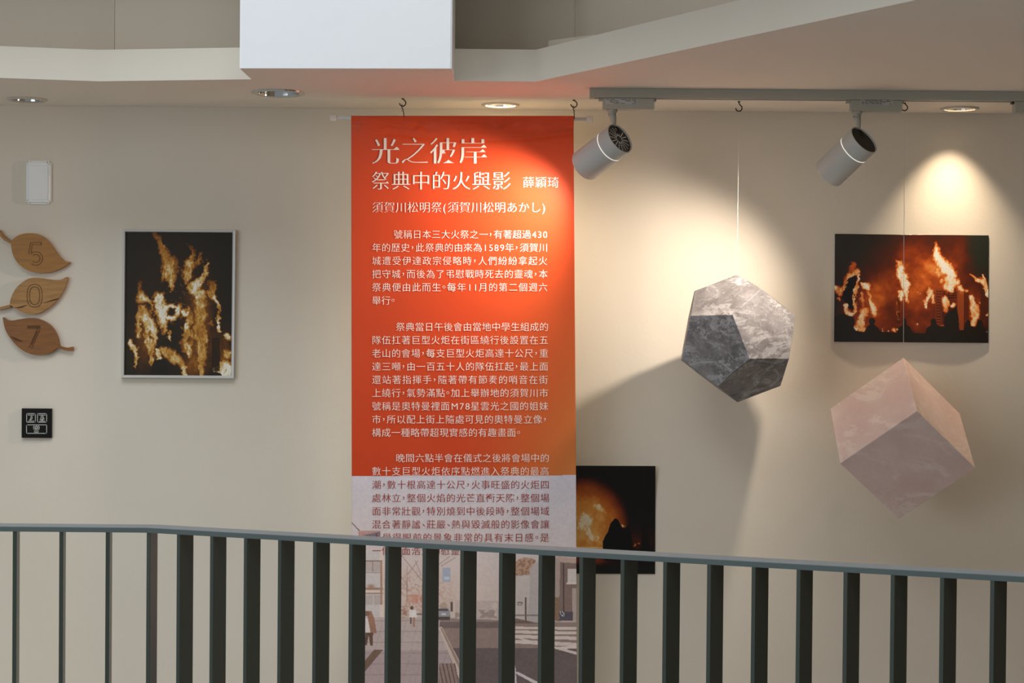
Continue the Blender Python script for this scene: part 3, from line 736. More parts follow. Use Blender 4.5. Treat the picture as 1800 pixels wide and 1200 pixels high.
def banner_pt(px, py, lift=0.0):
    return Wn(np.asarray(px, float), np.asarray(py, float), HOFF + drape(px, py) + lift)

ys = np.concatenate([np.arange(BY0, 260, 2.0), np.arange(260, 832, 6.0), np.arange(834, 839, 1.0), np.arange(839.5, 930, 1.5), np.arange(930, 1204, 1.0), np.arange(1204, BY1 + 4, 8.0)])
us = np.linspace(0, 1, 394)
Xb, Yb = np.meshgrid(us, ys)
Xp = BL(Yb) + (BR(Yb) - BL(Yb)) * Xb
def paint_banner(X, Y):
    t = np.clip((Y - 203) / 633, 0, 1)
    c_top = np.array((216, 76, 34.)); c_bl = np.array((198, 64, 20.)); c_br = np.array((212, 126, 60.))
    u = np.clip((X - 618) / 392, 0, 1)
    k = np.clip((u - 0.45) / 0.55, 0, 1) ** 1.3 * np.clip((t - 0.25) / 0.75, 0, 1) ** 1.2
    img = c_top * (1 - t[..., None]) + c_bl * t[..., None]
    img = img * (1 - k[..., None]) + c_br * k[..., None]
    # lower photograph: an empty street with bare trees
    low = Y >= 836.3 - (X - 618) * 0.0035
    s = np.clip((Y - 836) / 200, 0, 1)[..., None]
    sky = np.array((190, 186, 194.)) * (1 - s) + np.array((206, 190, 182.)) * s
    P = sky.copy()
    n1 = fbm(X / 9, Y / 9, 5, 4); n2 = fbm(X / 3.2, Y / 3.2, 15, 3); n3 = fbm(X / 30, Y / 30, 25, 3)
    # distant trees and twigs
    tw = np.clip(blob(X, Y, 730, 1045, 62, 40) * 1.2, 0, 1)
    put(P, tw * np.clip((n2 - .42) * 4, 0, 1), (176, 132, 112), .75)
    put(P, np.clip(blob(X, Y, 742, 1052, 20, 8) * 1.2, 0, 1) * np.clip((n1 - .35) * 3, 0, 1), (196, 118, 96), .8)
    for (x0, y0, x1, y1) in [(705, 975, 742, 1020), (715, 1060, 716, 995), (716, 1010, 735, 985), (760, 1000, 790, 978), (716, 1030, 700, 1005), (730, 985, 740, 1010), (775, 995, 800, 980)]:
        dx, dy = x1 - x0, y1 - y0; tt = np.clip(((X - x0) * dx + (Y - y0) * dy) / (dx * dx + dy * dy), 0, 1)
        put(P, np.hypot(X - x0 - dx * tt, Y - y0 - dy * tt) < .7, (150, 122, 112), .7)
    # left building
    put(P, rect(X, Y, 610, 966, 673, 1094), (200, 192, 190)); put(P, rect(X, Y, 667, 966, 674, 1094), (216, 200, 190))
    for yy in (985, 1005.5): put(P, rect(X, Y, 610, yy, 672, yy + 1.5), (140, 112, 100))
    put(P, rect(X, Y, 610, 1033, 673, 1036.5), (160, 130, 112)); put(P, rect(X, Y, 610, 1037, 673, 1042), (214, 200, 190)); put(P, rect(X, Y, 610, 1042, 673, 1044), (150, 124, 108))
    for (a, b, c, d_) in [(638, 987, 655, 1005), (656, 987, 668, 1005), (622, 1046, 655, 1063), (657, 1046, 668, 1063)]: put(P, rect(X, Y, a, b, c, d_), (186, 172, 168))
    put(P, rect(X, Y, 654, 987, 656, 1005), (160, 140, 130)); put(P, rect(X, Y, 668, 986, 672, 1063), (170, 140, 122))
    put(P, np.clip(blob(X, Y, 652, 1031, 6, 4) * 1.3, 0, 1), (160, 124, 106), .8)
    put(P, (np.abs((Y - 918) - (X - 618) * 1.05) < 1.3) & (X < 632), (112, 96, 94))
    put(P, poly_mask(X, Y, [(630, 932), (669, 933), (669, 946), (630, 945)]), (178, 140, 132)); put(P, poly_mask(X, Y, [(638, 940), (668, 934), (668, 946), (655, 946)]), (120, 110, 118))
    # sign board
    put(P, rect(X, Y, 778, 998, 792, 1023), (164, 170, 186)); put(P, rect(X, Y, 781, 1014, 790, 1019), (190, 204, 214), .8)
    # ground: pavement left, road right
    put(P, Y > 1084, (188, 172, 168)); put(P, (Y > 1142), (176, 158, 158))
    gl = (Y > 1088) & (X < 772 + (Y - 1100) * .34) & ((np.mod(Y - 1090 + (Y - 1090) ** 1.0 * .0, 19) < 1.1) | (np.mod(X + (Y - 1090) * .25, 21) < .9))
    put(P, gl, (150, 134, 132), .5)
    road = poly_mask(X, Y, [(774, 1086), (1016, 1094), (1016, 1300), (850, 1300), (800, 1180), (772, 1102)])
    put(P, road, (150, 130, 122)); put(P, road & (Y > 1138), (112, 98, 96)); put(P, road & (Y > 1092) & (Y < 1104) & (X < 880), (120, 104, 100))
    put(P, poly_mask(X, Y, [(770, 1102), (777, 1102), (812, 1170), (838, 1230), (822, 1230), (800, 1176)]), (204, 186, 174)); put(P, poly_mask(X, Y, [(774, 1104), (777, 1104), (836, 1220), (828, 1220)]), (150, 128, 116), .8)
    for (y0, th, sl) in [(1103, 2.2, .01), (1110, 2.6, .02), (1118, 3, .03), (1127, 3.2, .05)]: put(P, (np.abs(Y - y0 - (X - 900) * sl) < th) & (X > 890), (214, 200, 190))
    put(P, poly_mask(X, Y, [(904, 1120), (912, 1120), (1016, 1146), (1016, 1151)]), (214, 200, 192)); put(P, poly_mask(X, Y, [(972, 1137), (1016, 1134), (1016, 1139), (980, 1141)]), (220, 206, 198))
    put(P, poly_mask(X, Y, [(904, 1182), (910, 1180), (960, 1206), (948, 1206)]), (214, 204, 204)); put(P, poly_mask(X, Y, [(903, 1170), (906, 1170), (909, 1206), (904, 1206)]), (206, 196, 198))
    # tactile strip and timber grating
    put(P, poly_mask(X, Y, [(658, 1141), (673, 1142), (640, 1182), (622, 1190), (622, 1184)]), (120, 96, 82)); 
    put(P, poly_mask(X, Y, [(772, 1166), (800, 1166), (826, 1300), (768, 1300)]) , (150, 128, 120)); put(P, poly_mask(X, Y, [(772, 1166), (800, 1166), (826, 1300), (768, 1300)]) & (np.mod(X - (Y - 1166) * .22, 7) < 2.2), (104, 86, 78))
    # car
    put(P, poly_mask(X, Y, [(766, 1078), (770, 1070), (774, 1068), (788, 1068), (791, 1074), (792, 1088), (766, 1088)]), (152, 148, 152)); put(P, rect(X, Y, 771, 1069.5, 788, 1074), (96, 88, 88)); put(P, rect(X, Y, 766, 1084, 791, 1089.5), (92, 80, 76)); put(P, rect(X, Y, 776, 1078, 784, 1081), (206, 204, 206))
    put(P, poly_mask(X, Y, [(772, 1063), (780, 1057), (788, 1063), (787, 1068), (773, 1068)]), (178, 156, 140)); put(P, rect(X, Y, 786, 1052, 797, 1070), (196, 176, 164)); put(P, rect(X, Y, 792, 1058, 796, 1075), (98, 84, 78))
    # walkers
    put(P, poly_mask(X, Y, [(636, 1092), (641, 1084), (650, 1088), (650, 1112), (638, 1114)]), (220, 210, 206)); put(P, poly_mask(X, Y, [(644, 1074), (653, 1074), (658, 1086), (662, 1112), (652, 1114), (648, 1094)]), (158, 118, 98)); put(P, np.hypot(X - 645, Y - 1078) < 5, (136, 106, 92)); put(P, poly_mask(X, Y, [(642, 1112), (656, 1112), (655, 1134), (651, 1135), (648, 1116), (645, 1134), (641, 1134)]), (104, 80, 66))
    put(P, poly_mask(X, Y, [(720, 1072), (731, 1071), (733, 1086), (720, 1086)]), (224, 216, 212)); put(P, np.hypot(X - 724, Y - 1068) < 3.2, (110, 84, 72)); put(P, rect(X, Y, 721, 1085, 724, 1097), (120, 96, 84)); put(P, rect(X, Y, 726, 1085, 729.5, 1102), (168, 132, 116))
    put(P, np.clip(blob(X, Y, 710, 1076, 6, 9) * 1.3, 0, 1) * np.clip((n2 - .3) * 3, 0, 1), (150, 108, 90), .8); put(P, rect(X, Y, 733, 1078, 742, 1081), (130, 110, 106))
    # right side: wooded hill, grey house, brown house
    hill = (Y > 990 - 14 * np.sin((X - 900) / 16) * (X > 900) + 6 * n1) & (X > 906) & (X < 946) & (Y < 1012)
    put(P, hill, (186, 150, 126)); put(P, hill & (n2 > .52), (150, 116, 98))
    put(P, poly_mask(X, Y, [(905, 1012), (931, 1010), (931, 1000), (946, 982), (948, 1094), (905, 1090)]), (196, 184, 178)); put(P, poly_mask(X, Y, [(931, 1000), (946, 984), (966, 990), (966, 1094), (926, 1094), (931, 1050)]), (182, 172, 168))
    put(P, rect(X, Y, 909, 1058, 918, 1064), (120, 106, 102)); put(P, rect(X, Y, 910.5, 1059.5, 916.5, 1062.5), (186, 178, 172)); put(P, rect(X, Y, 922.5, 1050, 925.5, 1094), (110, 92, 84)); put(P, rect(X, Y, 906, 1080, 948, 1083), (120, 104, 98), .7); put(P, poly_mask(X, Y, [(906, 1086), (930, 1091), (948, 1096), (906, 1096)]), (110, 92, 84), .8)
    put(P, poly_mask(X, Y, [(976, 978), (990, 988), (986, 1094), (966, 1094), (966, 985)]), (170, 152, 144)); put(P, poly_mask(X, Y, [(985, 988), (1018, 988), (1018, 1090), (982, 1090)]), (132, 112, 104)); put(P, poly_mask(X, Y, [(976, 977), (1018, 981), (1018, 990), (988, 988)]), (186, 160, 148))
    put(P, rect(X, Y, 998, 1000, 1018, 1024), (206, 194, 188)); put(P, rect(X, Y, 996, 1024, 1018, 1027), (220, 204, 194)); put(P, rect(X, Y, 990, 990, 992, 1075), (84, 66, 58)); put(P, rect(X, Y, 1006, 1034, 1018, 1090), (180, 162, 154)); put(P, rect(X, Y, 978, 1075, 1007, 1091), (92, 84, 90)); put(P, rect(X, Y, 980, 1075, 992, 1086) & (n2 > .55), (200, 200, 210)); put(P, rect(X, Y, 975, 1050, 983, 1090), (140, 112, 92))
    # middle distance where the road runs out
    put(P, rect(X, Y, 800, 1056, 905, 1086) & (n3 > .4), (190, 174, 166), .8); put(P, rect(X, Y, 800, 1072, 905, 1086) & (n1 > .5), (150, 130, 122), .7)
    P *= np.array((1.12, 1.10, 1.09))
    P += ((n2 - .5) * 16 + (n3 - .5) * 8)[..., None]
    img = np.where(low[..., None], P, img)
    return img
bimg = paint_banner(Xp, Yb)
M['banner_cloth'] = print_mat('printed_banner_cloth', 0.47, 0.35, weave=True)
bn = thing('hanging_banner', 'tall orange banner with white Chinese text above a street photograph', 'banner', W(813, 1285, HOFF))
ba = grid_sheet('banner_cloth', bimg, lambda u, v: banner_pt(BL(v) + (BR(v) - BL(v)) * u, v), M['banner_cloth'], bn, 0.0008, us, ys)

# rod through the sleeve
ra, rb = W(583, 206.5, HOFF - 0.001), W(1040, 209.5, HOFF - 0.001)
bm = bmesh.new(); bm_tube(bm, [ra, rb], 0.0045, 18)
rod = obj('rod', bm, M['plastic'], bn, True)
for p, q in ((W(580.5, 206.4, HOFF - 0.001), W(591.5, 206.5, HOFF - 0.001)), (W(1031, 209.4, HOFF - 0.001), W(1042, 209.5, HOFF - 0.001))):
    dd = (q - p)
    lathe('end_cap', p, dd, [(0, 0), (0, 0.0085), (0.001, 0.0094), (dd.length - 0.001, 0.0088), (dd.length, 0.0076), (dd.length, 0.0046)], M['clear'], rod, 24)

# wires between hooks and rod
for hk, (px, py), lab in ((hk1, (710.5, 206.5), 'thin wire tying the left ceiling hook to the banner rod'), (hk2, (1009.6, 209), 'thin wire tying the right ceiling hook to the banner rod')):
    e = W(px, py, HOFF + 0.007)
    t = thing('hanging_wire', lab, 'wire', (hk.x, hk.y, hk.z), 'wires holding the banner rod')
    s = hk + Vector((0, 0, 0.0005))
    bm = bmesh.new()
    bm_tube(bm, [s + Vector((-0.0015, 0, 0.004)), s + Vector((-0.0025, -0.001, -0.002)), s + Vector((0.0005, 0, -0.011)), (s * 0.4 + e * 0.6) + Vector((0, 0, 0.001)), e], 0.0011, 8)
    w1 = obj('tie_wire', bm, M['bronze'], t, True)
    bm = bmesh.new()
    bm_tube(bm, [s + Vector((0.003 * math.cos(k * .8), -0.002 * math.sin(k * .8), -0.001 - k * 0.0011)) for k in range(13)], 0.0008, 8)
    obj('twisted_end', bm, M['steel'], t, True)

# ------------------------------------------------------------------ lettering: glyph outlines given thin horizontals and small serifs
_glyphs = {}
_fc = bpy.data.curves.new('letter', 'FONT'); _fo = bpy.data.objects.new('letter', _fc); COL.objects.link(_fo)
def glyph(ch, thin=0.019, serif=1.0, bold=0.0):
    if ch == '每': thin, serif, bold = 0.0, 0.0, 0.0
    key = (ch, thin, serif, bold)
    if key in _glyphs: return _glyphs[key]
    _fc.body = ch
    dg = bpy.context.evaluated_depsgraph_get()
    cv = _fo.to_curve(dg, apply_modifiers=False)
    loops = []
    for s in cv.splines:
        n = len(s.bezier_points); pts = []
        for i in range(n):
            a, b = s.bezier_points[i], s.bezier_points[(i + 1) % n]
            p0, p1, p2, p3 = (np.array((v.x, v.y)) for v in (a.co, a.handle_right, b.handle_left, b.co))
            ch_ = p3 - p0; L = np.hypot(*ch_) + 1e-9
            bend = max(abs(np.cross(ch_, p1 - p0)), abs(np.cross(ch_, p2 - p0))) / L
            k = 1 if bend < 0.004 else 5
            for q in range(k):
                t = q / k
                pts.append(p0 * (1 - t) ** 3 + 3 * p1 * t * (1 - t) ** 2 + 3 * p2 * t * t * (1 - t) + p3 * t ** 3)
        cl = [pts[0]]
        for p in pts[1:]:
            if np.hypot(*(p - cl[-1])) > 1e-4: cl.append(p)
        if np.hypot(*(cl[0] - cl[-1])) < 1e-4: cl.pop()
        if len(cl) > 2: loops.append(np.array(cl))
    _fo.to_curve_clear()
    A = [0.5 * np.sum(l[:, 0] * np.roll(l[:, 1], -1) - np.roll(l[:, 0], -1) * l[:, 1]) for l in loops]
    sg = 1.0 if sum(A) > 0 else -1.0
    out = []
    for l in loops:
        nxt = np.roll(l, -1, 0); e = nxt - l; ln = np.hypot(e[:, 0], e[:, 1])[:, None] + 1e-9; t = e / ln
        nrm = np.stack([t[:, 1], -t[:, 0]], 1) * sg
        off = -thin * np.abs(nrm[:, 1]) ** 1.5 + bold
        n0 = np.roll(nrm, 1, 0); o0 = np.roll(off, 1)
        det = n0[:, 0] * nrm[:, 1] - n0[:, 1] * nrm[:, 0]
        ok = np.abs(det) > 0.25
        ds = np.where(ok, det, 1)
        v = np.stack([(o0 * nrm[:, 1] - off * n0[:, 1]) / ds, (n0[:, 0] * off - nrm[:, 0] * o0) / ds], 1)
        av = (n0 + nrm); av /= np.hypot(av[:, 0], av[:, 1])[:, None] + 1e-9
        v = np.where(ok[:, None], v, av * ((off + o0) / 2)[:, None])
        m_ = np.hypot(v[:, 0], v[:, 1])[:, None]; v *= np.minimum(1, (0.03 + abs(bold)) / (m_ + 1e-9))
        q = l + v
        res = []; N = len(q)
        for i in range(N):
            j = (i + 1) % N
            res.append(q[i])
            if serif and abs(nrm[i, 0] - 1) < 0.02 and 0.035 < ln[i, 0] < 0.1:      # right end of a horizontal stroke
                pe, ne = nrm[i - 1], nrm[j]
                hi_, lo_ = (pe, ne) if l[i, 1] > l[j, 1] else (ne, pe)
                if hi_[1] > 0.98 and lo_[1] < -0.98 and ln[i - 1, 0] > 0.13 and ln[j, 0] > 0.13:
                    up = q[i] if q[i, 1] > q[j, 1] else q[j]; lo = q[j] if q[i, 1] > q[j, 1] else q[i]
                    h_ = 0.058 * serif
                    tri = [up + (-0.115 * serif, 0), up + (-0.048 * serif, h_), up + (-0.022 * serif, h_ * .72), lo + (0.022 * serif, 0)]
                    res.pop()
                    if q[i, 1] > q[j, 1]: res += tri
                    else: res += tri[::-1]
                    res.append('skip')
        fin = []
        skip = False
        for p in res:
            if isinstance(p, str): skip = True; continue
            if skip: skip = False; continue
            fin.append(p)
        if skip and fin: fin = fin[1:]
        out.append(np.array(fin))
    c2 = bpy.data.curves.new('g', 'CURVE'); c2.dimensions = '2D'; c2.fill_mode = 'BOTH'
    for l in out: poly_spline(c2, l)
    o2 = bpy.data.objects.new('g', c2); COL.objects.link(o2)
    me = bpy.data.meshes.new_from_object(o2.evaluated_get(bpy.context.evaluated_depsgraph_get()))
    n = len(me.vertices); co = np.zeros(n * 3); me.vertices.foreach_get('co', co)
    fs = [tuple(p.vertices) for p in me.polygons]
    bpy.data.objects.remove(o2); bpy.data.curves.remove(c2); bpy.data.meshes.remove(me)
    _glyphs[key] = (co.reshape(-1, 3)[:, :2], fs)
    return _glyphs[key]

def adv(ch):
    if ch in '，。、': return 0.52
    if ch in '()': return 0.40
    if ch == 'M': return 0.88
    if ch.isdigit(): return 0.58
    return 1.0
def set_lines(name, lines, material, mapf, parent, thin=0.019, serif=1.0, bold=0.0):
    """lines: (text, x0, x1, centre_y, size_px) set justified between x0 and x1"""
    V, Fc, n = [], [], 0
    for text, x0, x1, yc, size in lines:
        tot = sum(adv(c) for c in text[:-1]) + adv(text[-1]) * (0.9 if text[-1] not in '，。' else 1)
        step = (x1 - x0) / tot if x1 else size
        x = x0
        for c in text:
            co, fs = glyph(c, thin, serif, bold)
            if len(co):
                mn, mx = co[:, 0].min(), co[:, 0].max()
                gx = x - (0.03 * size if ord(c) > 0x2e80 else mn * size - 0.04 * size)
                if c in '，、': gx = x - (mn - 0.10) * size; dy = 0.28 * size if c == '，' else 0.2 * size
                elif c == '。': gx = x - (mn - 0.06) * size; dy = 0.30 * size
                else: dy = 0
                if c.isdigit() or c == 'M': gx = x + (adv(c) * step - (mx + mn) * size) / 2 - 0.02 * size
                px = gx + co[:, 0] * size; py = yc + (0.36 - co[:, 1]) * size - dy
                V.append(mapf(px, py)); Fc += [tuple(i + n for i in f) for f in fs]; n += len(co)
            x += adv(c) * step
    V = np.concatenate(V)
    me = bpy.data.meshes.new(name); me.from_pydata(V.tolist(), [], Fc); me.update()
    return link_mesh(name, me, material, parent)
onb = lambda px, py: banner_pt(px, py, 0.0013)
set_lines('headline_lettering', [('光之彼岸', 653, 853, 266, 51.5)], M['textwhite'], onb, bn, 0.035, 1.5, 0.009)
set_lines('subtitle_lettering', [('祭典中的火與影', 653, 897, 318, 35)], M['textwhite'], onb, bn, 0.020, 1.1, 0.005)
set_lines('author_lettering', [('薛穎琦', 919, 982, 320.5, 21)], M['textwhite'], onb, bn, 0.012, 0.8, -0.003)
set_lines('heading_lettering', [('須賀川松明祭(須賀川松明あかし)', 654, 960, 364.5, 20.5)], M['textwhite'], onb, bn, 0.018, 0.9, 0.0)
P0 = 23.22
para1 = ['號稱日本三大火祭之一，有著超過430', '年的歷史，此祭典的由來為1589年，須賀川', '城遭受伊達政宗侵略時，人們紛紛拿起火', '把守城，而後為了弔慰戰時死去的靈魂，本', '祭典便由此而生。每年11月的第二個週六', '舉行。']
para2 = ['祭典當日午後會由當地中學生組成的', '隊伍扛著巨型火炬在街區繞行後設置在五', '老山的會場，每支巨型火炬高達十公尺，重', '達三噸，由一百五十人的隊伍扛起，最上面', '還站著指揮手，隨著帶有節奏的哨音在街', '上繞行，氣勢滿點。加上舉辦地的須賀川市', '號稱是奧特曼裡面M78星雲光之國的姐妹', '市，所以配上街上隨處可見的奧特曼立像，', '構成一種略帶超現實感的有趣畫面。']
para3 = ['晚間六點半會在儀式之後將會場中的', '數十支巨型火炬依序點燃進入祭典的最高']
para4 = ['潮，數十根高達十公尺，火事旺盛的火炬四', '處林立，整個火焰的光芒直衝天際，整個場', '面非常壯觀，特別燒到中後段時，整個場域', '混合著靜謐、莊嚴、熱與毀滅般的影像會讓', '人覺得眼前的景象非常的具有末日感。是', '一個場面浩大的慰靈']
def block(lines, y0, ind, x1=962.5, last=None):
    out = []
    for k, s in enumerate(lines):
        e = x1
        if k == len(lines) - 1 and last: e = last
        out.append((s, ind if (k == 0 and ind) else 654, e, y0 + P0 * k, 16.6))
    return out
set_lines('paragraph_lettering', block(para1, 412, 692, 962.5, 696), M['textwhite'], onb, bn, 0.007, 0.5, -0.004)
set_lines('paragraph_lettering', block(para2, 574.5, 696, 963.5, 917), M['textwhite'], onb, bn, 0.007, 0.5, -0.004)
set_lines('paragraph_lettering', block(para3, 805, 696, 965), M['textwhite'], onb, bn, 0.007, 0.5, -0.004)
set_lines('paragraph_lettering', block(para4, 851.8, None, 965.5, 808), M['textred'], onb, bn, 0.007, 0.5, -0.003)['label'] = 'dark red lettering'

# ------------------------------------------------------------------ hanging polyhedra
def poly_solid(name, verts, faces, material, label, top, hook, cat):
    ctr = Vector(np.mean(verts, 0))
    bm = bmesh.new(); vs = [bm.verts.new(Vector(v) - ctr) for v in verts]
    for f in faces: bm.faces.new([vs[i] for i in f])
    bmesh.ops.bevel(bm, geom=bm.edges[:], offset=0.0012, segments=2, affect='EDGES', profile=0.5)
    o = obj(name, bm, material); o.location = ctr; bpy.context.view_layer.update()
    tag(o, label, cat)
    bm = bmesh.new(); bm_tube(bm, [Vector(verts[top]) - Vector((0, 0, 0.0015)), hook + Vector((0, 0, 0.0016))], 0.0006, 6)
    obj('hanging_thread', bm, M['thread'], o)
    return o
CV = [[1.0105, -0.0346, 1.2016], [0.9987, -0.2372, 1.0742], [0.8415, -0.1179, 1.3496], [0.8297, -0.3205, 1.2222], [1.1799, -0.1317, 1.3404], [1.1682, -0.3343, 1.213], [1.0109, -0.215, 1.4884], [0.9991, -0.4176, 1.361]]
CF = [(0, 1, 3, 2), (4, 6, 7, 5), (0, 4, 5, 1), (2, 3, 7, 6), (0, 2, 6, 4), (1, 5, 7, 3)]
DV = [[0.5483, -0.371, 1.5944], [0.6969, -0.3264, 1.4841], [0.5791, -0.215, 1.699], [0.7277, -0.1704, 1.5887], [0.4334, -0.2715, 1.4799], [0.582, -0.227, 1.3696], [0.4642, -0.1155, 1.5844], [0.6128, -0.071, 1.4742], [0.4508, -0.3053, 1.5912], [0.5911, -0.3779, 1.4851], [0.6276, -0.3152, 1.661], [0.6912, -0.2331, 1.4127], [0.641, -0.1255, 1.6543], [0.7194, -0.2877, 1.5929], [0.4699, -0.2089, 1.6558], [0.5201, -0.3165, 1.4143], [0.4417, -0.1543, 1.4757], [0.7102, -0.1367, 1.4774], [0.57, -0.064, 1.5835], [0.5335, -0.1267, 1.4075]]
DS = [[0, 2, 8, 10, 14], [6, 7, 16, 18, 19], [5, 7, 11, 17, 19], [1, 5, 9, 11, 15], [2, 3, 10, 12, 13], [0, 1, 9, 10, 13], [0, 4, 8, 9, 15], [3, 7, 12, 17, 18], [4, 5, 15, 16, 19], [4, 6, 8, 14, 16], [1, 3, 11, 13, 17], [2, 6, 12, 14, 18]]
def ring_order(s):
    c = np.mean([DV[i] for i in s], 0); a = np.array(DV[s[0]]) - c; n = np.cross(a, np.array(DV[s[1]]) - c)
    if np.linalg.norm(n) < 1e-3: n = np.cross(a, np.array(DV[s[2]]) - c)
    n /= np.linalg.norm(n); b = np.cross(n, a)
    return sorted(s, key=lambda i: math.atan2(np.dot(np.array(DV[i]) - c, b), np.dot(np.array(DV[i]) - c, a)))
poly_solid('hanging_dodecahedron', DV, [ring_order(s) for s in DS], M['grey_marble'], 'grey marbled dodecahedron hanging on a thread right of the banner', 2, hk3, 'hanging ornament')
poly_solid('hanging_cube', CV, CF, M['pink_onyx'], 'pink marbled cube hanging by one corner in front of the wall', 6, hk4, 'hanging ornament')

# ------------------------------------------------------------------ leaf number signs at the left
def leaf_sign(label, outline, stem_pts, material, digit, dpx, dsize, groove, streaks=()):
    xs = [p[0] for p in outline]; ys_ = [p[1] for p in outline]
    c = W(sum(xs) / len(xs), sum(ys_) / len(ys_), 0.004)
    lf = smooth_loop(outline, 7)[:-1]
    bm = bmesh.new()
    bm_prism(bm, [W(x, y, 0.016) for x, y in lf], (0, 0.0155, 0))
    top = [f for f in bm.faces if len(f.verts) > 8 and f.calc_center_median().y < -0.01]
    bmesh.ops.bevel(bm, geom=list(top[0].edges), offset=0.0012, segments=2, affect='EDGES')
    bmesh.ops.translate(bm, verts=bm.verts[:], vec=-c)
    o = obj('leaf_sign', bm, material); o.location = c; bpy.context.view_layer.update()
    tag(o, label, 'number sign', 'wooden leaf signs of the room number')
    sp = smooth_loop(stem_pts, 6); L, Rr = [], []
    for i, (x, y, hw) in enumerate(sp):
        a = sp[max(i - 1, 0)]; b = sp[min(i + 1, len(sp) - 1)]
        dx, dy = b[0] - a[0], b[1] - a[1]; q = math.hypot(dx, dy) + 1e-9
        L.append((x - dy / q * hw, y + dx / q * hw)); Rr.append((x + dy / q * hw, y - dx / q * hw))
    bm = bmesh.new(); bm_prism(bm, [W(x, y, 0.0152) for x, y in L + Rr[::-1]], (0, 0.0147, 0))
    obj('stem', bm, material, o)
    # engraved numeral: the outline of each stroke
    bm = bmesh.new()
    def line(pts, hw, z):
        pp = [W(x, y, z) for x, y in pts]
        for p, q in zip(pp, pp[1:]):
            d = (q - p)
            if d.length < 1e-7: continue
            n = Vector((-d.z, 0, d.x)).normalized() * hw; e = d.normalized() * hw * .6
            bm_prism(bm, [p - e + n, q + e + n, q + e - n, p - e - n], (0, 0.0006, 0))
    def both(pts, hw):                            # two parallel grooves following a stroke centreline
        A_, B_ = [], []
        for i, (x, y) in enumerate(pts):
            a = pts[max(i - 1, 0)]; b = pts[min(i + 1, len(pts) - 1)]
            dx, dy = b[0] - a[0], b[1] - a[1]; q = math.hypot(dx, dy) + 1e-9
            A_.append((x - dy / q * hw, y + dx / q * hw)); B_.append((x + dy / q * hw, y - dx / q * hw))
        return A_, B_
    cx, cy = dpx; g = 0.0009
    if digit == '5':
        arc = [(cx - 4 + 0, cy + 0)] 
        bowl = [(cx - 9, cy + 0)] + [(cx + 1.5 + 9.5 * math.cos(t), cy + 8 + 9.5 * math.sin(t)) for t in [R(-130 + 22 * k) for k in range(13)]] + [(cx - 9.5, cy + 13)]
        cl = [(cx + 11, cy - 18), (cx - 6.5, cy - 18), (cx - 9, cy + 0)]
        for s in both(cl, 2.2): line(s, g, 0.0168)
        for s in both(bowl[1:-1], 2.4): line(s, g, 0.0168)
        line([(cx + 11, cy - 20), (cx + 11, cy - 16)], g, 0.0168)
    elif digit == '0':
        for k in (0, 4.4):
            rx, ry = 13.2 - k, 20 - k
            pts = []
            for a in range(0, 361, 12):
                t = R(a); sx_ = abs(math.cos(t)) ** .8 * (1 if math.cos(t) >= 0 else -1); sy_ = abs(math.sin(t)) ** .75 * (1 if math.sin(t) >= 0 else -1)
                pts.append((cx + rx * sx_, cy + ry * sy_))
            line(pts, g, 0.0168)
    else:
        bm_prism(bm, [W(x, y, 0.0168) for x, y in [(cx - 11.5, cy - 20), (cx + 12, cy - 20), (cx + 10.5, cy - 15), (cx - 11.5, cy - 15)]], (0, 0.0006, 0))
        for s in both([(cx + 9, cy - 15), (cx - 6, cy + 19)], 2.2): line(s, g, 0.0168)
        for s in ([(cx + 6.5, cy - 10), (cx - 4, cy + 13)],): line(s, 0.0012, 0.0166)
    obj('engraved_numeral', bm, groove, o)
    for st in streaks:
        bm = bmesh.new(); bm_prism(bm, [W(x, y, 0.0165) for x, y in smooth_loop(st + [st[0]], 4)[:-1]], (0, 0.0004, 0))
        obj('grain_mark', bm, M['burn'], o)
    return o
leaf_sign('amber wooden leaf sign engraved 5, topmost of the three leaves',
          [(18.5, 424.5), (28, 416), (40, 411), (52, 409.8), (64, 411), (76, 417), (86, 426), (96, 440), (105, 452), (113, 459), (122.5, 461), (113, 468), (100, 474.5), (86, 478.8), (70, 479.5), (54, 477), (40, 470), (29, 459), (22, 445), (18.5, 424.5)],
          [(-4, 405, 2.6), (1, 412, 2.3), (8, 420, 2.2), (20, 426.5, 2.2)], M['wood1'], '5', (61.5, 446), 1, M['groove'])
leaf_sign('pale wooden leaf sign engraved 0, middle of the three leaves',
          [(17, 536), (19, 524), (27, 508), (38, 497), (52, 489), (68, 488.2), (84, 490.5), (98, 492), (108, 491), (118, 486.8), (116, 498), (110, 512), (102, 524), (90, 537), (76, 546.5), (62, 552), (46, 551), (33, 546), (24, 539.5), (17, 536)],
          [(-6, 542.5, 2.4), (4, 541, 2.3), (18, 537.5, 2.4)], M['wood2'], '0', (60.8, 519.5), 1, M['groove'], ([(74, 533), (88, 528), (103, 523.5), (99, 527), (86, 530.5)], [(24, 541), (36, 538.5), (48, 535.5), (37, 541)]))
leaf_sign('dark brown wooden leaf sign engraved 7, lowest of the three leaves',
          [(4.5, 557.5), (11, 562), (22, 563), (36, 560.5), (50, 558.8), (64, 559.8), (78, 565), (90, 574), (99, 588), (103, 602), (103.5, 609), (98, 613), (88, 620), (76, 623.3), (60, 623.5), (44, 618), (30, 608), (18, 594), (9, 578), (4.5, 557.5)],
          [(101, 609, 2.2), (112, 612.5, 2.3), (120, 613.5, 2.8), (127.5, 612.5, 3.3)], M['wood3'], '7', (59.5, 592), 1, M['groove_dark'], ([(17, 591), (26, 593), (40, 600), (29, 598.5)],))

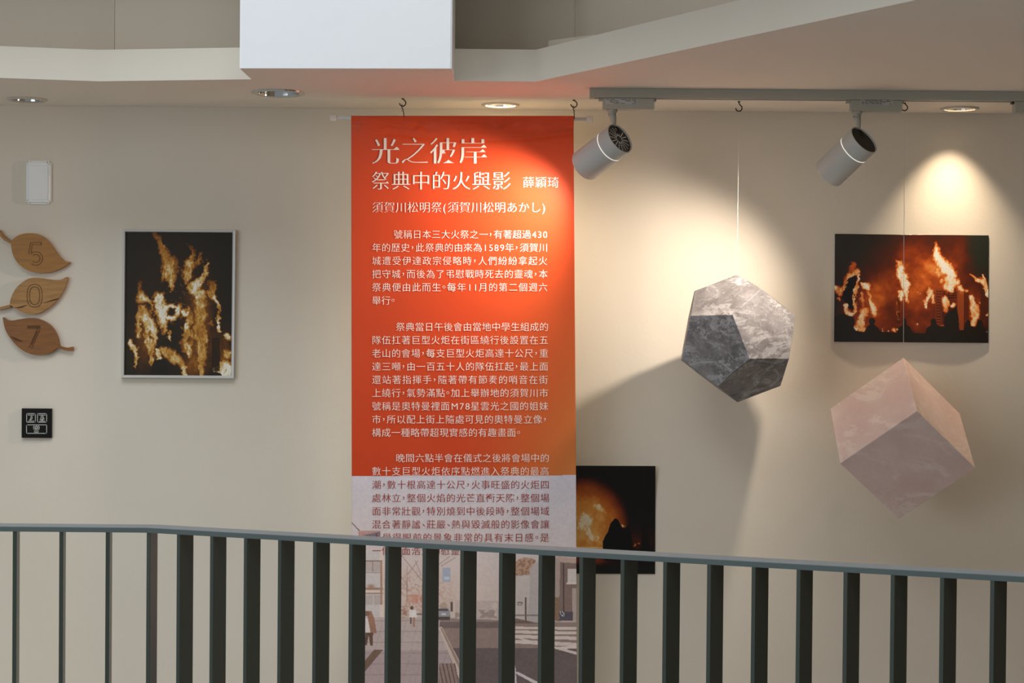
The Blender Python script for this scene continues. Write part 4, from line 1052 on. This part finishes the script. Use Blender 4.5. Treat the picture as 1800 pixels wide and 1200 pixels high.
# ------------------------------------------------------------------ plates on the wall at the left
c = W(67, 320, 0)
pl = thing('blank_wall_plate', 'white blank switch plate on the wall above the wooden leaves', 'wall plate', c)
tl, br_ = W(45.5, 282, 0.011), W(89, 358.5, 0.011)
bm = bmesh.new(); bm_box(bm, (tl.x, -0.0115, br_.z), (br_.x, -0.0006, tl.z))
bmesh.ops.bevel(bm, geom=[e for e in bm.edges if abs(e.verts[0].co.y - e.verts[1].co.y) > 0.005], offset=0.006, segments=5, affect='EDGES')
bmesh.ops.bevel(bm, geom=[e for e in bm.edges if e.verts[0].co.y < -0.011 and e.verts[1].co.y < -0.011], offset=0.005, segments=5, affect='EDGES')
obj('plate', bm, M['plastic'], pl, False)
tl, br_ = W(51.5, 291, 0.013), W(84, 351, 0.013)
box('centre_panel', (tl.x, -0.0132, br_.z), (br_.x, -0.0118, tl.z), M['plastic'], pl, 0.0006)

c = W(64, 770, 0)
tp = thing('doorbell_panel', 'square black doorbell panel with three outlined buttons on the wall', 'control panel', c)
tl, br_ = W(38.2, 717.5, 0.009), W(90.5, 769.5, 0.009)
box('glass_panel', (tl.x, -0.0098, br_.z), (br_.x, -0.0006, tl.z), M['blackglass'], tp, 0.0008)
def icon(name, segs, hw=0.55):
    bm = bmesh.new()
    for pts in segs:
        pp = [W(x, y, 0.0102) for x, y in pts]
        for p, q in zip(pp, pp[1:]):
            d = q - p
            if d.length < 1e-7: continue
            n = Vector((-d.z, 0, d.x)).normalized() * hw * 0.00154; e = d.normalized() * hw * 0.0009
            bm_prism(bm, [p - e + n, q + e + n, q + e - n, p - e - n], (0, 0.0002, 0))
    return obj(name, bm, M['ink'], tp)
def rrect(a, b, c_, d, r=1.2):
    pts = []
    for (cx, cy, s) in ((c_ - r, b + r, -90), (c_ - r, d - r, 0), (a + r, d - r, 90), (a + r, b + r, 180)):
        pts += [(cx + r * math.cos(R(s + q)), cy + r * math.sin(R(s + q))) for q in (0, 30, 60, 90)]
    return pts + pts[:1]
ring = lambda cx, cy, r, a0=0, a1=360, st=30: [(cx + r * math.cos(R(a)), cy + r * math.sin(R(a))) for a in range(a0, a1 + 1, st)]
dash = lambda x0, x1, y, g=(1.6, .6): [[(x, y), (min(x + g[0], x1), y)] for x in np.arange(x0, x1, g[0] + g[1])]
icon('clean_room_button', [rrect(46.8, 726.6, 62.2, 741.8), [(52, 737.5), (54.5, 735), (54, 732.5), (55.5, 731)], [(55.8, 731.2), (56.8, 733.5), (55.8, 736.5), (53.5, 738)]] + dash(49.2, 60, 729.2) + dash(50, 59.5, 739.6, (2.2, .3)))
icon('quiet_button', [rrect(66.0, 726.6, 82.0, 741.8), [(70, 737), (71.5, 735), (71.8, 733), (73, 731.2), (75, 731), (76.5, 733), (76.8, 735.2), (78, 737), (70, 737)], [(71.8, 731.8), (77, 737.2)], [(73, 738.2), (75.2, 738.2)]] + dash(68.6, 80, 729.2) + dash(69.5, 79, 739.8, (2.2, .3)))
icon('bell_button', [rrect(46.6, 746.4, 82.0, 761.4), ring(64, 751.3, 3.0), ring(64, 751.3, 1.6), ring(64, 751.3, 5.2, 140, 220, 20), ring(64, 751.3, 5.2, -40, 40, 20), [(62, 754.6), (66, 754.6)]] + dash(60.2, 67.8, 757.2, (3, 1.4)) + dash(60.2, 67.5, 759.4, (2.2, .2)))

# ------------------------------------------------------------------ railing in front
dl = Vector((-1, 0, 0)); dr = (pe - pc).normalized()
rl = thing('railing', 'dark green-grey steel railing with flat bars across the foreground', 'railing', (pc.x, pc.y, 0))
RW, RH = 0.056, 0.0098
pts = [pc + dl * 0.9, pc, pc + dr * 2.2]
nl = Vector((0, 1, 0)); nr = Vector((-dr.y, dr.x, 0))
nm = (nl + nr).normalized(); nm = nm / nm.dot(nl)
bm = bmesh.new(); rings = []
for p, n in zip(pts, (nl, nm, nr)):
    prof = [(0, 0), (0, RH - .001), (0.001, RH), (RW - .001, RH), (RW, RH - .001), (RW, 0)]
    rings.append([bm.verts.new(p + n * a + Vector((0, 0, b))) for a, b in prof])
for a, b in zip(rings, rings[1:]):
    for k in range(6): bm.faces.new((a[k], a[(k + 1) % 6], b[(k + 1) % 6], b[k]))
bm.faces.new(rings[0][::-1]); bm.faces.new(rings[-1])
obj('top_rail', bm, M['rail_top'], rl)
bm = bmesh.new()
for p, q, n in ((pc + dl * 0.9, pc, nl), (pc, pc + dr * 2.2, nr)):
    bm_prism(bm, [(p + n * 0.004).to_tuple()[:2] + (0.09,), (q + n * 0.004).to_tuple()[:2] + (0.09,), (q + n * 0.05).to_tuple()[:2] + (0.09,), (p + n * 0.05).to_tuple()[:2] + (0.09,)], (0, 0, 0.01))
obj('bottom_rail', bm, M['rail'], rl)
BD, BT = 0.050, 0.0078
left = [(-59, -46.5), (22.3, 35), (104.2, 116), (185.7, 197.5)]
right = [(257.5, 277), (310.2, 340), (368.7, 398), (428, 458), (488, 518), (549.5, 580), (612.8, 643), (676.5, 705.8), (742, 771.7), (808.3, 838), (876.5, 906.6), (946, 976), (1017.8, 1047.4), (1090.3, 1121), (1165, 1195.8),
         (1242.3, 1272), (1320.6, 1351), (1399.5, 1429), (1482, 1511.7), (1565, 1595.3), (1651.7, 1682), (1740, 1770), (1829, 1859), (1920, 1950), (2013, 2043), (2108, 2139)]
def project_x(P):
    v = P - CAM; return 900 + FPX * v.dot(RT) / v.dot(FW)
def bar(p, xr, lead):
    best = None
    for k in range(-300, 600):
        b = R(k * 0.1)
        u = Vector((math.cos(b), -math.sin(b), 0)); v = Vector((math.sin(b), math.cos(b), 0))
        ex = max(project_x(p + u * BT + v * BD), project_x(p + u * BT))
        e = abs(ex - xr)
        if best is None or e < best[0]: best = (e, b, u, v)
    _, b, u, v = best
    bm = bmesh.new()
    q = p + Vector((0, 0, 0)) + v * 0.001
    lo = 0.1002
    lp = [q, q + u * BT, q + u * BT + v * BD, q + v * BD]
    bm_prism(bm, [(a.x, a.y, lo) for a in lp], (0, 0, zb - lo - 0.0002))
    bmesh.ops.bevel(bm, geom=[e for e in bm.edges if abs(e.verts[0].co.z - e.verts[1].co.z) > 0.5], offset=0.0006, segments=1, affect='EDGES')
    obj('baluster', bm, M['rail'], rl)
for xl, xr in left:
    bar(W(xl, 932.6 + (xl - 22) * 0.012, ROFF), xr, nl)
for xl, xr in right:
    bar(Z(xl, 936 + (xl - 258.5) * (1023.5 - 936) / (1800 - 258.5), zb), xr, nr)

bpy.data.objects.remove(_fo); bpy.data.curves.remove(_fc)
